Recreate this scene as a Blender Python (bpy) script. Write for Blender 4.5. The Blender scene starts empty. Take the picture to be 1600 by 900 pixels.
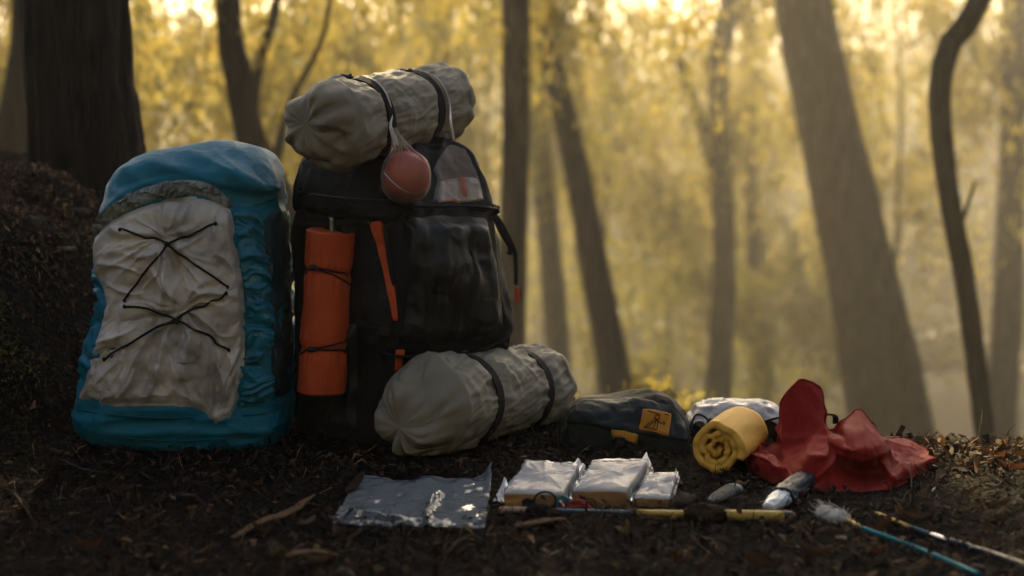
import bpy, math, random
import numpy as np
from mathutils import Vector, Matrix
from mathutils.bvhtree import BVHTree

S = bpy.context.scene
COL = S.collection
R = math.radians

# ------------------------------------------------------------------ camera
CAM_H = 0.72
PITCH = R(6.3)
FPX = 2222.0                     # focal length in photograph pixels (50 mm on 36 mm, 1600 px)
cam_data = bpy.data.cameras.new("camera")
cam = bpy.data.objects.new("camera", cam_data)
COL.objects.link(cam)
cam.location = (0, 0, CAM_H)
cam.rotation_euler = (R(90) - PITCH, 0, 0)
cam_data.sensor_width = 36.0
cam_data.lens = 50.0
cam_data.clip_start = 0.05
cam_data.clip_end = 2000.0
cam_data.dof.use_dof = True
cam_data.dof.focus_distance = 3.12
cam_data.dof.aperture_fstop = 2.0
S.camera = cam

# ------------------------------------------------------------------ world and sun
SUN_AZ = R(-4.0)                 # from the view direction (+Y), to the right
SUN_EL = R(25.0)
world = bpy.data.worlds.new("World")
S.world = world
world.use_nodes = True
wn = world.node_tree
wn.nodes.clear()
sky = wn.nodes.new("ShaderNodeTexSky")
sky.sky_type = 'NISHITA'
sky.sun_disc = False
sky.sun_elevation = SUN_EL
sky.sun_rotation = SUN_AZ
sky.air_density = 0.85
sky.dust_density = 8.0
sky.ozone_density = 0.2
bg = wn.nodes.new("ShaderNodeBackground")
bg.inputs["Strength"].default_value = 0.07
wo = wn.nodes.new("ShaderNodeOutputWorld")
wn.links.new(sky.outputs[0], bg.inputs["Color"])
wn.links.new(bg.outputs[0], wo.inputs["Surface"])

sun_data = bpy.data.lights.new("sun", 'SUN')
sun_data.energy = 5.0
sun_data.angle = R(0.6)
sun_data.color = (1.0, 0.76, 0.39)
sun = bpy.data.objects.new("sun", sun_data)
COL.objects.link(sun)
to_sun = Vector((math.sin(SUN_AZ) * math.cos(SUN_EL), math.cos(SUN_AZ) * math.cos(SUN_EL), math.sin(SUN_EL)))
sun.rotation_euler = (-to_sun).to_track_quat('-Z', 'Y').to_euler()
sun.location = to_sun * 30

# ------------------------------------------------------------------ exposure
S.view_settings.view_transform = 'Standard'
S.view_settings.look = 'None'
S.view_settings.exposure = 1.45
S.view_settings.gamma = 1.0
S.view_settings.use_curve_mapping = False
S.render.engine = 'CYCLES'
S.cycles.use_denoising = True
S.cycles.max_bounces = 8
S.cycles.diffuse_bounces = 3
S.cycles.glossy_bounces = 3
S.cycles.transmission_bounces = 5
S.cycles.transparent_max_bounces = 16
S.cycles.volume_bounces = 1
S.cycles.sample_clamp_indirect = 6.0
S.cycles.use_adaptive_sampling = True
S.cycles.adaptive_threshold = 0.02

# ------------------------------------------------------------------ helpers: pixels to places
_F = Vector((0, math.cos(PITCH), -math.sin(PITCH)))
_U = Vector((0, math.sin(PITCH), math.cos(PITCH)))
CAMP = Vector((0, 0, CAM_H))

def ray(px, py):
    return (_F + Vector((1, 0, 0)) * ((px - 800.0) / FPX) + _U * ((450.0 - py) / FPX))

def at(px, py, Y):
    """the point at distance Y (metres ahead) seen at a photograph pixel"""
    d = ray(px, py)
    return CAMP + d * (Y / d.y)

# ------------------------------------------------------------------ helpers: noise (vectorised)
_rng = np.random.RandomState(7)
_perm = _rng.permutation(256)
_perm = np.concatenate([_perm, _perm, _perm])
_val = _rng.rand(256) * 2 - 1

def vnoise(p):
    """smooth value noise, p (N,3) -> (N,) in about -1..1"""
    p = np.asarray(p, float)
    i = np.floor(p).astype(int)
    f = p - i
    f = f * f * f * (f * (f * 6 - 15) + 10)
    i &= 255
    def h(dx, dy, dz):
        return _val[_perm[_perm[_perm[(i[:, 0] + dx) & 255] + ((i[:, 1] + dy) & 255)] + ((i[:, 2] + dz) & 255)] & 255]
    x, y, z = f[:, 0], f[:, 1], f[:, 2]
    a = h(0,0,0)*(1-x) + h(1,0,0)*x; b = h(0,1,0)*(1-x) + h(1,1,0)*x
    c = h(0,0,1)*(1-x) + h(1,0,1)*x; d = h(0,1,1)*(1-x) + h(1,1,1)*x
    return (a*(1-y) + b*y)*(1-z) + (c*(1-y) + d*y)*z

def fbm(p, o=4, g=0.5, l=2.03):
    p = np.asarray(p, float); s = 0; a = 1.0
    for k in range(o):
        s = s + a * vnoise(p + 17.3 * k); p = p * l; a *= g
    return s

def ridge(p, o=3, g=0.5, l=2.1):
    """sharp crests, 0..~1.5"""
    p = np.asarray(p, float); s = 0; a = 1.0
    for k in range(o):
        s = s + a * (1 - np.abs(vnoise(p + 9.1 * k)) * 1.6); p = p * l; a *= g
    return s

def sst(a, b, x):
    t = np.clip((x - a) / (b - a), 0, 1)
    return t * t * (3 - 2 * t)

# ------------------------------------------------------------------ helpers: objects
ORG = {}

def obj(name, verts, faces, m, parent=None, smooth=True, mats=None, fm=None):
    """one mesh object from world-space vertices"""
    verts = np.asarray([tuple(v) for v in verts] if not isinstance(verts, np.ndarray) else verts, float)
    o0 = np.array(ORG[parent.name]) if parent is not None else None
    if parent is None:
        o0 = np.array([verts[:, 0].mean(), verts[:, 1].mean(), verts[:, 2].min()])
    me = bpy.data.meshes.new(name)
    me.from_pydata((verts - o0).tolist(), [], [tuple(int(i) for i in f) for f in faces])
    me.materials.append(m)
    if mats:
        for q in mats: me.materials.append(q)
    if fm is not None:
        me.polygons.foreach_set("material_index", np.asarray(fm, np.int32))
    if smooth:
        me.polygons.foreach_set("use_smooth", np.ones(len(me.polygons), bool))
    me.update()
    o = bpy.data.objects.new(name, me)
    COL.objects.link(o)
    if parent is not None:
        o.parent = parent
        ORG[o.name] = tuple(o0)
    else:
        o.location = o0
        ORG[o.name] = tuple(o0)
    return o

def tag(o, label, cat, group=None):
    o["label"] = label; o["category"] = cat
    if group: o["group"] = group
    return o

def kind(o, k, label=None):
    o["kind"] = k
    if label: o["label"] = label
    return o

def thing(name, label, cat, loc, group=None):
    e = bpy.data.objects.new(name, None)
    COL.objects.link(e)
    e.location = loc
    e.empty_display_size = 0.05
    ORG[e.name] = tuple(loc)
    return tag(e, label, cat, group)

def grid_faces(nu, nv, closed_u=False, off=0):
    """verts laid out [v*nu+u]"""
    F = []
    for v in range(nv - 1):
        for u in range(nu if closed_u else nu - 1):
            u2 = (u + 1) % nu
            F.append((off + v*nu + u, off + v*nu + u2, off + (v+1)*nu + u2, off + (v+1)*nu + u))
    return F

def resample(path, n):
    """even samples on a Catmull-Rom curve through the points"""
    P = np.array([tuple(p) for p in path], float)
    if len(P) == 2:
        t = np.linspace(0, 1, n)[:, None]
        return P[0] * (1 - t) + P[1] * t
    E = np.vstack([2*P[0] - P[1], P, 2*P[-1] - P[-2]])
    out = []
    for k in range(1, len(E) - 2):
        p0, p1, p2, p3 = E[k-1], E[k], E[k+1], E[k+2]
        for t in np.linspace(0, 1, 24, endpoint=False):
            out.append(0.5*((2*p1) + (-p0+p2)*t + (2*p0-5*p1+4*p2-p3)*t*t + (-p0+3*p1-3*p2+p3)*t**3))
    out.append(E[-2]); out = np.array(out)
    d = np.concatenate([[0], np.cumsum(np.linalg.norm(np.diff(out, axis=0), axis=1))])
    s = np.linspace(0, d[-1], n)
    return np.stack([np.interp(s, d, out[:, k]) for k in range(out.shape[1])], 1)

def tube(path, rad, n=40, seg=8, cap=True, flat=1.0, up=None, closed=False):
    """tapered tube; rad = number, list, or function of t; flat squashes it along the normal"""
    C = resample(path, n)
    if closed: C = C[:-1]; n = n - 1
    T = np.gradient(C, axis=0)
    if closed: T = np.roll(C, -1, 0) - np.roll(C, 1, 0)
    T /= np.linalg.norm(T, axis=1)[:, None] + 1e-12
    N = np.zeros_like(C)
    a = np.array(up, float) if up is not None else (np.array([0, 0, 1.0]) if abs(T[0, 2]) < 0.9 else np.array([1.0, 0, 0]))
    for k in range(n):
        if up is not None: a = np.array(up, float)
        v = a - T[k] * np.dot(a, T[k]); v /= np.linalg.norm(v) + 1e-12
        N[k] = v; a = v
    B = np.cross(T, N)
    t = np.linspace(0, 1, n)
    if callable(rad): r = np.array([rad(x) for x in t])
    elif np.ndim(rad): r = np.interp(t, np.linspace(0, 1, len(rad)), rad)
    else: r = np.full(n, rad)
    V = []
    for k in range(n):
        for s in range(seg):
            an = 2 * math.pi * s / seg
            V.append(C[k] + N[k] * (math.sin(an) * r[k] * flat) + B[k] * (math.cos(an) * r[k]))
    F = grid_faces(seg, n, True)
    if closed:
        F += [((n-1)*seg + s, (n-1)*seg + (s+1) % seg, (s+1) % seg, s) for s in range(seg)]
    elif cap:
        F.append(tuple(range(seg - 1, -1, -1)))
        F.append(tuple((n-1)*seg + s for s in range(seg)))
    return np.array(V), F

def join(*parts):
    V = []; F = []; k = 0
    for v, f in parts:
        V.append(np.asarray(v)); F += [tuple(i + k for i in q) for q in f]; k += len(v)
    return np.vstack(V), F

def box(c, h, rot=None, bev=0.0):
    """chamfered box: centre c, half sizes h"""
    h = np.array(h, float); b = min(bev, h.min() * 0.95)
    pts = []; idx = {}
    for ax in range(3):
        for s in (-1, 1):
            for i in (-1, 1):
                for j in (-1, 1):
                    p = np.zeros(3); p[ax] = s * h[ax]
                    a1, a2 = (ax + 1) % 3, (ax + 2) % 3
                    p[a1] = i * (h[a1] - b); p[a2] = j * (h[a2] - b)
                    idx[(ax, s, i, j)] = len(pts); pts.append(p)
    F = []
    for ax in range(3):
        for s in (-1, 1):
            q = [idx[(ax, s, -1, -1)], idx[(ax, s, 1, -1)], idx[(ax, s, 1, 1)], idx[(ax, s, -1, 1)]]
            F.append(tuple(q if s > 0 else q[::-1]))
    def key(ax, sg):
        a1, a2 = (ax + 1) % 3, (ax + 2) % 3
        return idx[(ax, sg[ax], sg[a1], sg[a2])]
    if b > 0:
        for ax in range(3):
            a1, a2 = (ax + 1) % 3, (ax + 2) % 3
            for s1 in (-1, 1):
                for s2 in (-1, 1):
                    q = []
                    for e, fax in ((-1, a1), (1, a1), (1, a2), (-1, a2)):
                        sg = [0, 0, 0]; sg[ax] = e; sg[a1] = s1; sg[a2] = s2
                        q.append(key(fax, sg))
                    F.append(tuple(q if s1 * s2 < 0 else q[::-1]))
        for x in (-1, 1):
            for y in (-1, 1):
                for z in (-1, 1):
                    q = [key(k, (x, y, z)) for k in range(3)]
                    F.append(tuple(q if x*y*z > 0 else q[::-1]))
    P = np.array(pts)
    if rot is not None: P = P @ np.array(rot).T
    return P + np.array(c), F

def rotz(a):
    c, s = math.cos(a), math.sin(a)
    return np.array([[c, -s, 0], [s, c, 0], [0, 0, 1.0]])

def frame(d, up=(0, 0, 1)):
    """rotation whose X axis is d, Z axis near up"""
    x = np.array(d, float); x /= np.linalg.norm(x)
    z = np.array(up, float); z -= x * np.dot(z, x); z /= np.linalg.norm(z)
    y = np.cross(z, x)
    return np.stack([x, y, z], 1)

def bvh_of(V, F):
    return BVHTree.FromPolygons([tuple(v) for v in np.asarray(V).tolist()], F)

def hit(bvh, px, py, default=None):
    d = ray(px, py).normalized()
    loc, nor, i, dist = bvh.ray_cast(CAMP, d)
    if loc is None:
        loc, nor, i, dist = bvh.find_nearest(at(px, py, default or 3.2))
    if nor.dot(d) > 0: nor = -nor
    return np.array(loc), np.array(nor)

def vnormals(V, F):
    N = np.zeros_like(V)
    F4 = np.array([f if len(f) == 4 else (f[0], f[1], f[2], f[2]) for f in F if len(f) in (3, 4)])
    n = np.cross(V[F4[:, 2]] - V[F4[:, 0]], V[F4[:, 3]] - V[F4[:, 1]])
    for k in range(4): np.add.at(N, F4[:, k], n)
    return N / (np.linalg.norm(N, axis=1)[:, None] + 1e-12)

def patch(bvh, top, right, bottom, left, nu, nv, off=0.006, disp=None, tuck=0.004, edge=0.05, soft=3):
    """a skin laid on a body: four border lines in photograph pixels (top and bottom run left to right, sides run down),
    found on the body by rays, then lifted along the body's normals"""
    T = resample([(*p, 0) for p in top], nu)[:, :2]; Bo = resample([(*p, 0) for p in bottom], nu)[:, :2]
    Rr = resample([(*p, 0) for p in right], nv)[:, :2]; L = resample([(*p, 0) for p in left], nv)[:, :2]
    V = np.zeros((nu*nv, 3)); N = np.zeros((nu*nv, 3)); UV = np.zeros((nu*nv, 2))
    for j in range(nv):
        v = j / (nv - 1)
        for i in range(nu):
            u = i / (nu - 1)
            p = (1-v)*T[i] + v*Bo[i] + (1-u)*L[j] + u*Rr[j] - ((1-u)*(1-v)*T[0] + u*(1-v)*T[-1] + (1-u)*v*Bo[0] + u*v*Bo[-1])
            V[j*nu+i], N[j*nu+i] = hit(bvh, p[0], p[1]); UV[j*nu+i] = (u, v)
    e = np.minimum(np.minimum(UV[:, 0], 1 - UV[:, 0]), np.minimum(UV[:, 1], 1 - UV[:, 1]))
    k = sst(0, edge, e)
    d = off * k - tuck * (1 - k)
    if disp is not None: d = d + disp(UV[:, 0], UV[:, 1], V) * (0.25 + 0.75 * k)
    d = np.where(k > 0.6, np.maximum(d, 0.002), d)
    V0 = V.reshape(nv, nu, 3); N0 = N.reshape(nv, nu, 3)       # ease steps left by the body underneath
    for _ in range(soft):
        for X in (V0, N0):
            X[1:-1, 1:-1] = (X[:-2, 1:-1] + X[2:, 1:-1] + X[1:-1, :-2] + X[1:-1, 2:] + 2 * X[1:-1, 1:-1]) / 6
    return V + N * d[:, None], grid_faces(nu, nv), UV

def creases(V, segs, Y, w=0.010, amp=0.006, front=True):
    """sharp fold lines: segs are photograph-pixel polylines read at distance Y, applied in the upright plane facing the viewer"""
    d = np.zeros(len(V))
    for seg in segs:
        a_ = seg[2] if len(seg) > 2 else 1.0
        A = np.array(at(*seg[0], Y)); B = np.array(at(*seg[1], Y)); A, B = A[[0, 2]], B[[0, 2]]
        P = V[:, [0, 2]]; AB = B - A; t = np.clip(((P - A) @ AB) / (AB @ AB), 0, 1)
        n = np.array([-AB[1], AB[0]]) / np.linalg.norm(AB)
        c = A + t[:, None] * AB + n * (0.012 * np.sin(t * 3.1 + seg[0][0]))[:, None]
        dist = np.linalg.norm(P - c, axis=1)
        d += amp * a_ * np.exp(-dist / w) * np.sin(math.pi * np.clip(t, 0.06, 0.94)) ** 0.6
    if front: d *= sst(Y + 0.12, Y + 0.02, V[:, 1])
    return d

def loft(rows, n=96, ex=3.5, yaw=0.0, up_n=60):
    """body from rows (y_px, xl_px, xr_px, Yc, half depth, [exponent]) given top to bottom; cross-section is a turned superellipse"""
    rows = [tuple(r) + ((ex,) if len(r) == 5 else ()) for r in rows]
    A = np.array(rows, float)
    A2 = resample(A, up_n) if False else None
    t = np.linspace(0, 1, len(A)); tt = np.linspace(0, 1, up_n)
    Q = resample(np.stack([A[:, 0], A[:, 1], A[:, 2]], 1), up_n)
    # distance parameter shared with the outline
    d = np.concatenate([[0], np.cumsum(np.linalg.norm(np.diff(A[:, :3], axis=0), axis=1))]); d /= d[-1]
    Yc = np.interp(tt, d, A[:, 3]); hd = np.interp(tt, d, A[:, 4]); E = np.interp(tt, d, A[:, 5])
    V = []
    for k in range(up_n):
        y, xl, xr = Q[k]
        kn, kf = (0.7, 0.45) if yaw == 0 else (0.0, 0.0)       # a square body shows its near edge on the outer side, its far edge on the inner
        L = at(xl, y, Yc[k] + hd[k] * (-kn if xl < 800 else kf)); Rr = at(xr, y, Yc[k] + hd[k] * (kf if xr < 800 else -kn))
        hw = (Rr.x - L.x) / 2; c = Vector(((L.x + Rr.x) / 2, Yc[k], at(xl, y, Yc[k]).z))
        th = np.linspace(0, 2*math.pi, n, endpoint=False)
        cx = np.sign(np.cos(th)) * np.abs(np.cos(th)) ** (2/E[k]); cy = np.sign(np.sin(th)) * np.abs(np.sin(th)) ** (2/E[k])
        ca, sa = math.cos(yaw), math.sin(yaw)
        X = cx*ca - cy*sa; Yy = cx*sa + cy*ca
        X = X / np.abs(X).max(); Yy = Yy / np.abs(Yy).max()
        V.append(np.stack([c.x + X*hw, c.y + Yy*hd[k], np.full(n, c.z)], 1))
    V = np.vstack(V)
    F = grid_faces(n, up_n, True)
    F = [f[::-1] for f in F]
    # caps
    ct = V[:n].mean(0); cb = V[-n:].mean(0)
    base = len(V); V = np.vstack([V, ct, cb])
    F += [(base, s, (s+1) % n) for s in range(n)]
    o = (up_n-1)*n
    F += [(base+1, o + (s+1) % n, o + s) for s in range(n)]
    return V, F

# ------------------------------------------------------------------ helpers: materials
MATS = {}

def mat(name, col, rough=0.7, spec=0.3, noise=None, bump=None, sheen=0.0, metal=0.0, trans=0.0, coat=0.0, extra=None, weave=None, crinkle=None):
    """principled material; noise = (scale, amount, second colour), bump = (scale, strength, distance), weave = (scale, strength)"""
    m = bpy.data.materials.new(name); m.use_nodes = True
    nt = m.node_tree; b = nt.nodes["Principled BSDF"]
    b.inputs["Base Color"].default_value = (*col, 1); b.inputs["Roughness"].default_value = rough
    b.inputs["Specular IOR Level"].default_value = spec; b.inputs["Metallic"].default_value = metal
    b.inputs["Sheen Weight"].default_value = sheen
    b.inputs["Coat Weight"].default_value = coat
    tc = nt.nodes.new("ShaderNodeTexCoord")
    if noise:
        sc, am, c2 = noise
        n = nt.nodes.new("ShaderNodeTexNoise"); n.inputs["Scale"].default_value = sc; n.inputs["Detail"].default_value = 8; n.inputs["Roughness"].default_value = 0.62
        nt.links.new(tc.outputs["Object"], n.inputs["Vector"])
        cr = nt.nodes.new("ShaderNodeValToRGB"); cr.color_ramp.elements[0].position = 0.38; cr.color_ramp.elements[1].position = 0.66
        nt.links.new(n.outputs["Fac"], cr.inputs["Fac"])
        ml = nt.nodes.new("ShaderNodeMath"); ml.operation = 'MULTIPLY'; ml.inputs[1].default_value = am
        nt.links.new(cr.outputs["Color"], ml.inputs[0])
        mx = nt.nodes.new("ShaderNodeMix"); mx.data_type = 'RGBA'
        mx.inputs["A"].default_value = (*col, 1); mx.inputs["B"].default_value = (*c2, 1)
        nt.links.new(ml.outputs[0], mx.inputs["Factor"]); nt.links.new(mx.outputs["Result"], b.inputs["Base Color"])
    last = None
    if bump:
        sc, st, di = bump
        n = nt.nodes.new("ShaderNodeTexNoise"); n.inputs["Scale"].default_value = sc; n.inputs["Detail"].default_value = 6
        nt.links.new(tc.outputs["Object"], n.inputs["Vector"])
        bp = nt.nodes.new("ShaderNodeBump"); bp.inputs["Strength"].default_value = st; bp.inputs["Distance"].default_value = di
        nt.links.new(n.outputs["Fac"], bp.inputs["Height"]); last = bp
    if crinkle:                                             # sharp creases of stiff thin cloth
        sc, st, di = crinkle
        n = nt.nodes.new("ShaderNodeTexNoise"); n.noise_type = 'RIDGED_MULTIFRACTAL'; n.inputs["Scale"].default_value = sc; n.inputs["Detail"].default_value = 3; n.inputs["Distortion"].default_value = 0.4
        nt.links.new(tc.outputs["Object"], n.inputs["Vector"])
        bp = nt.nodes.new("ShaderNodeBump"); bp.inputs["Strength"].default_value = st; bp.inputs["Distance"].default_value = di
        nt.links.new(n.outputs["Fac"], bp.inputs["Height"])
        if last: nt.links.new(last.outputs["Normal"], bp.inputs["Normal"])
        last = bp
    if weave:
        sc, st = weave
        w1 = nt.nodes.new("ShaderNodeTexWave"); w1.bands_direction = 'Z'; w1.inputs["Scale"].default_value = sc
        w2 = nt.nodes.new("ShaderNodeTexWave"); w2.bands_direction = 'X'; w2.inputs["Scale"].default_value = sc
        for w in (w1, w2): w.inputs["Distortion"].default_value = 1.5; nt.links.new(tc.outputs["Object"], w.inputs["Vector"])
        ad = nt.nodes.new("ShaderNodeMath"); ad.operation = 'ADD'
        nt.links.new(w1.outputs["Fac"], ad.inputs[0]); nt.links.new(w2.outputs["Fac"], ad.inputs[1])
        bp = nt.nodes.new("ShaderNodeBump"); bp.inputs["Strength"].default_value = st; bp.inputs["Distance"].default_value = 0.0006
        nt.links.new(ad.outputs[0], bp.inputs["Height"])
        if last: nt.links.new(last.outputs["Normal"], bp.inputs["Normal"])
        last = bp
    if last: nt.links.new(last.outputs["Normal"], b.inputs["Normal"])
    MATS[name] = m
    return m

def film(name, tint=(0.9, 0.93, 0.95), clear=0.7, rough=0.12, bump=(60, 0.5, 0.004), diff=(0.8, 0.82, 0.84), ior=1.5):
    """thin clear plastic: part clear, part milky, with sharp sheen"""
    m = bpy.data.materials.new(name); m.use_nodes = True; nt = m.node_tree; nt.nodes.clear()
    out = nt.nodes.new("ShaderNodeOutputMaterial")
    tr = nt.nodes.new("ShaderNodeBsdfTransparent"); tr.inputs["Color"].default_value = (*tint, 1)
    pr = nt.nodes.new("ShaderNodeBsdfPrincipled"); pr.inputs["Base Color"].default_value = (*diff, 1)
    pr.inputs["Roughness"].default_value = rough; pr.inputs["Specular IOR Level"].default_value = 0.8
    fr = nt.nodes.new("ShaderNodeFresnel"); fr.inputs["IOR"].default_value = ior
    mr = nt.nodes.new("ShaderNodeMapRange"); mr.inputs["To Min"].default_value = 1 - clear; mr.inputs["To Max"].default_value = 1.0
    tc = nt.nodes.new("ShaderNodeTexCoord")
    n = nt.nodes.new("ShaderNodeTexNoise"); n.inputs["Scale"].default_value = bump[0]; n.inputs["Detail"].default_value = 5
    nt.links.new(tc.outputs["Object"], n.inputs["Vector"])
    bp = nt.nodes.new("ShaderNodeBump"); bp.inputs["Strength"].default_value = bump[1]; bp.inputs["Distance"].default_value = bump[2]
    nt.links.new(n.outputs["Fac"], bp.inputs["Height"])
    nt.links.new(bp.outputs["Normal"], pr.inputs["Normal"])
    nt.links.new(fr.outputs["Fac"], mr.inputs["Value"])
    mx = nt.nodes.new("ShaderNodeMixShader")
    nt.links.new(mr.outputs["Result"], mx.inputs["Fac"])
    nt.links.new(tr.outputs[0], mx.inputs[1]); nt.links.new(pr.outputs[0], mx.inputs[2])
    nt.links.new(mx.outputs[0], out.inputs["Surface"])
    MATS[name] = m
    return m

def leafmat(name, c1, c2, trans=0.5, rough=0.55, scale=3.0):
    """leaf: diffuse plus light passing through, colour varying from place to place"""
    m = bpy.data.materials.new(name); m.use_nodes = True; nt = m.node_tree; nt.nodes.clear()
    out = nt.nodes.new("ShaderNodeOutputMaterial")
    tc = nt.nodes.new("ShaderNodeTexCoord")
    n = nt.nodes.new("ShaderNodeTexNoise"); n.inputs["Scale"].default_value = scale; n.inputs["Detail"].default_value = 3
    nt.links.new(tc.outputs["Object"], n.inputs["Vector"])
    cr = nt.nodes.new("ShaderNodeValToRGB"); cr.color_ramp.elements[0].position = 0.35; cr.color_ramp.elements[1].position = 0.65
    cr.color_ramp.elements[0].color = (*c1, 1); cr.color_ramp.elements[1].color = (*c2, 1)
    nt.links.new(n.outputs["Fac"], cr.inputs["Fac"])
    p = nt.nodes.new("ShaderNodeBsdfPrincipled"); p.inputs["Roughness"].default_value = rough; p.inputs["Specular IOR Level"].default_value = 0.35
    t = nt.nodes.new("ShaderNodeBsdfTranslucent")
    nt.links.new(cr.outputs["Color"], p.inputs["Base Color"]); nt.links.new(cr.outputs["Color"], t.inputs["Color"])
    mx = nt.nodes.new("ShaderNodeMixShader"); mx.inputs["Fac"].default_value = trans
    nt.links.new(p.outputs[0], mx.inputs[1]); nt.links.new(t.outputs[0], mx.inputs[2])
    nt.links.new(mx.outputs[0], out.inputs["Surface"])
    MATS[name] = m
    return m

# ================================================================== materials
M_soil = mat("soil", (0.006, 0.0042, 0.0033), 0.95, 0.08, noise=(9, 0.8, (0.012, 0.0076, 0.005)), bump=(70, 0.9, 0.02))
M_bark = None

def barkmat(name, c1, c2, sc=1.0, strength=0.8):
    m = bpy.data.materials.new(name); m.use_nodes = True; nt = m.node_tree; b = nt.nodes["Principled BSDF"]
    b.inputs["Roughness"].default_value = 0.95; b.inputs["Specular IOR Level"].default_value = 0.1
    tc = nt.nodes.new("ShaderNodeTexCoord"); mp = nt.nodes.new("ShaderNodeMapping"); mp.inputs["Scale"].default_value = (26*sc, 26*sc, 4.0*sc)
    nt.links.new(tc.outputs["Object"], mp.inputs["Vector"])
    n = nt.nodes.new("ShaderNodeTexNoise"); n.inputs["Scale"].default_value = 1.0; n.inputs["Detail"].default_value = 7; n.inputs["Distortion"].default_value = 0.6
    nt.links.new(mp.outputs[0], n.inputs["Vector"])
    cr = nt.nodes.new("ShaderNodeValToRGB"); cr.color_ramp.elements[0].position = 0.35; cr.color_ramp.elements[1].position = 0.7
    cr.color_ramp.elements[0].color = (*c1, 1); cr.color_ramp.elements[1].color = (*c2, 1)
    nt.links.new(n.outputs["Fac"], cr.inputs["Fac"]); nt.links.new(cr.outputs["Color"], b.inputs["Base Color"])
    bp = nt.nodes.new("ShaderNodeBump"); bp.inputs["Strength"].default_value = strength; bp.inputs["Distance"].default_value = 0.02
    nt.links.new(n.outputs["Fac"], bp.inputs["Height"]); nt.links.new(bp.outputs["Normal"], b.inputs["Normal"])
    return m

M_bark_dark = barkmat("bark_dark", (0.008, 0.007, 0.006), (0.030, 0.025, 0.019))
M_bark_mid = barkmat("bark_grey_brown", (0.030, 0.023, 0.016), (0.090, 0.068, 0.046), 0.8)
M_leaf_gold = leafmat("leaf_gold", (0.37, 0.285, 0.065), (0.18, 0.175, 0.055), 0.62)
M_leaf_added = leafmat("added_leaf_pale_gold", (0.38, 0.34, 0.21), (0.30, 0.28, 0.17), 0.35)
M_leaf_green = leafmat("leaf_green", (0.12, 0.13, 0.03), (0.24, 0.20, 0.045), 0.6)
M_leaf_far = leafmat("leaf_far", (0.11, 0.09, 0.022), (0.045, 0.05, 0.020), 0.5, scale=0.15)

# ================================================================== ground: a ridge top, a bank at the left, a misty valley behind
_dz_d = np.array([-50, 0, 0.35, 1, 3, 8, 16, 30, 55, 90, 120, 200], float)
_dz_z = np.array([0, 0, -0.06, -0.36, -1.25, -3.2, -5.4, -7.5, -6.0, 2.5, 6.0, 6.6], float)

def height(x, y, fine=True):
    x = np.atleast_1d(np.asarray(x, float)); y = np.atleast_1d(np.asarray(y, float))
    yc = 3.62 - 0.50 * sst(0.15, 0.85, x) + 1.5 * sst(-0.75, -1.15, x)
    z = np.interp(y - yc, _dz_d, _dz_z)
    yf = 2.9 + (x + 1.3) * 1.3
    bank = 0.60 * sst(-0.45, -1.55, x) * sst(yf, yf + 0.75, y) * (1 - 0.6 * sst(5.0, 8.0, y))
    P = np.stack([x, y, np.zeros_like(x)], 1)
    z = z + bank + 0.03 * fbm(P * 1.1, 2) * sst(0.2, 1.2, np.abs(y - 2.9)) + bank * 0.06 * fbm(P * 3.1 + 4, 3)
    if fine:
        z = z + 0.006 * fbm(P * 7.0, 3) + 0.004 * fbm(P * 30.0, 2)
        z = z + 0.9 * sst(12, 40, y) * vnoise(P * 0.06)
    return z

def hz(x, y): return float(height(x, y)[0])

gx = np.concatenate([np.linspace(-80, -2.2, 50, endpoint=False), np.linspace(-2.2, 2.2, 260), np.linspace(2.4, 80, 50)])
gx[:50] = -2.2 - 98 * (np.linspace(1, 0, 50, endpoint=False) ** 2.2) - 0.02
gx[-50:] = 2.22 + 98 * (np.linspace(0, 1, 50) ** 2.2)
gy = np.concatenate([-8 + np.linspace(0, 9.6, 12, endpoint=False), np.linspace(1.6, 5.2, 220), 5.22 + 130 * np.linspace(0, 1, 80) ** 2.0])
GX, GY = np.meshgrid(gx, gy)
GV = np.stack([GX.ravel(), GY.ravel(), height(GX.ravel(), GY.ravel())], 1)
GF = grid_faces(len(gx), len(gy))
ground = kind(obj("ground", GV, GF, M_soil), "structure", "dark forest soil sloping away behind the packs")
G_BVH = bvh_of(GV, GF)

def ground_px(px, py):
    p, n = hit(G_BVH, px, py)
    return Vector(p)

# ------------------------------------------------------------------ needle and flake litter
def islandmat(name, stops, rough=0.85, trans=0.15):
    m = bpy.data.materials.new(name); m.use_nodes = True; nt = m.node_tree; nt.nodes.clear()
    out = nt.nodes.new("ShaderNodeOutputMaterial")
    g = nt.nodes.new("ShaderNodeNewGeometry"); cr = nt.nodes.new("ShaderNodeValToRGB")
    while len(cr.color_ramp.elements) < len(stops): cr.color_ramp.elements.new(0.5)
    for e, (p, c) in zip(cr.color_ramp.elements, stops): e.position = p; e.color = (*c, 1)
    nt.links.new(g.outputs["Random Per Island"], cr.inputs["Fac"])
    p = nt.nodes.new("ShaderNodeBsdfPrincipled"); p.inputs["Roughness"].default_value = rough; p.inputs["Specular IOR Level"].default_value = 0.25
    t = nt.nodes.new("ShaderNodeBsdfTranslucent")
    nt.links.new(cr.outputs["Color"], p.inputs["Base Color"]); nt.links.new(cr.outputs["Color"], t.inputs["Color"])
    mx = nt.nodes.new("ShaderNodeMixShader"); mx.inputs["Fac"].default_value = trans
    nt.links.new(p.outputs[0], mx.inputs[1]); nt.links.new(t.outputs[0], mx.inputs[2]); nt.links.new(mx.outputs[0], out.inputs["Surface"])
    return m

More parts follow.
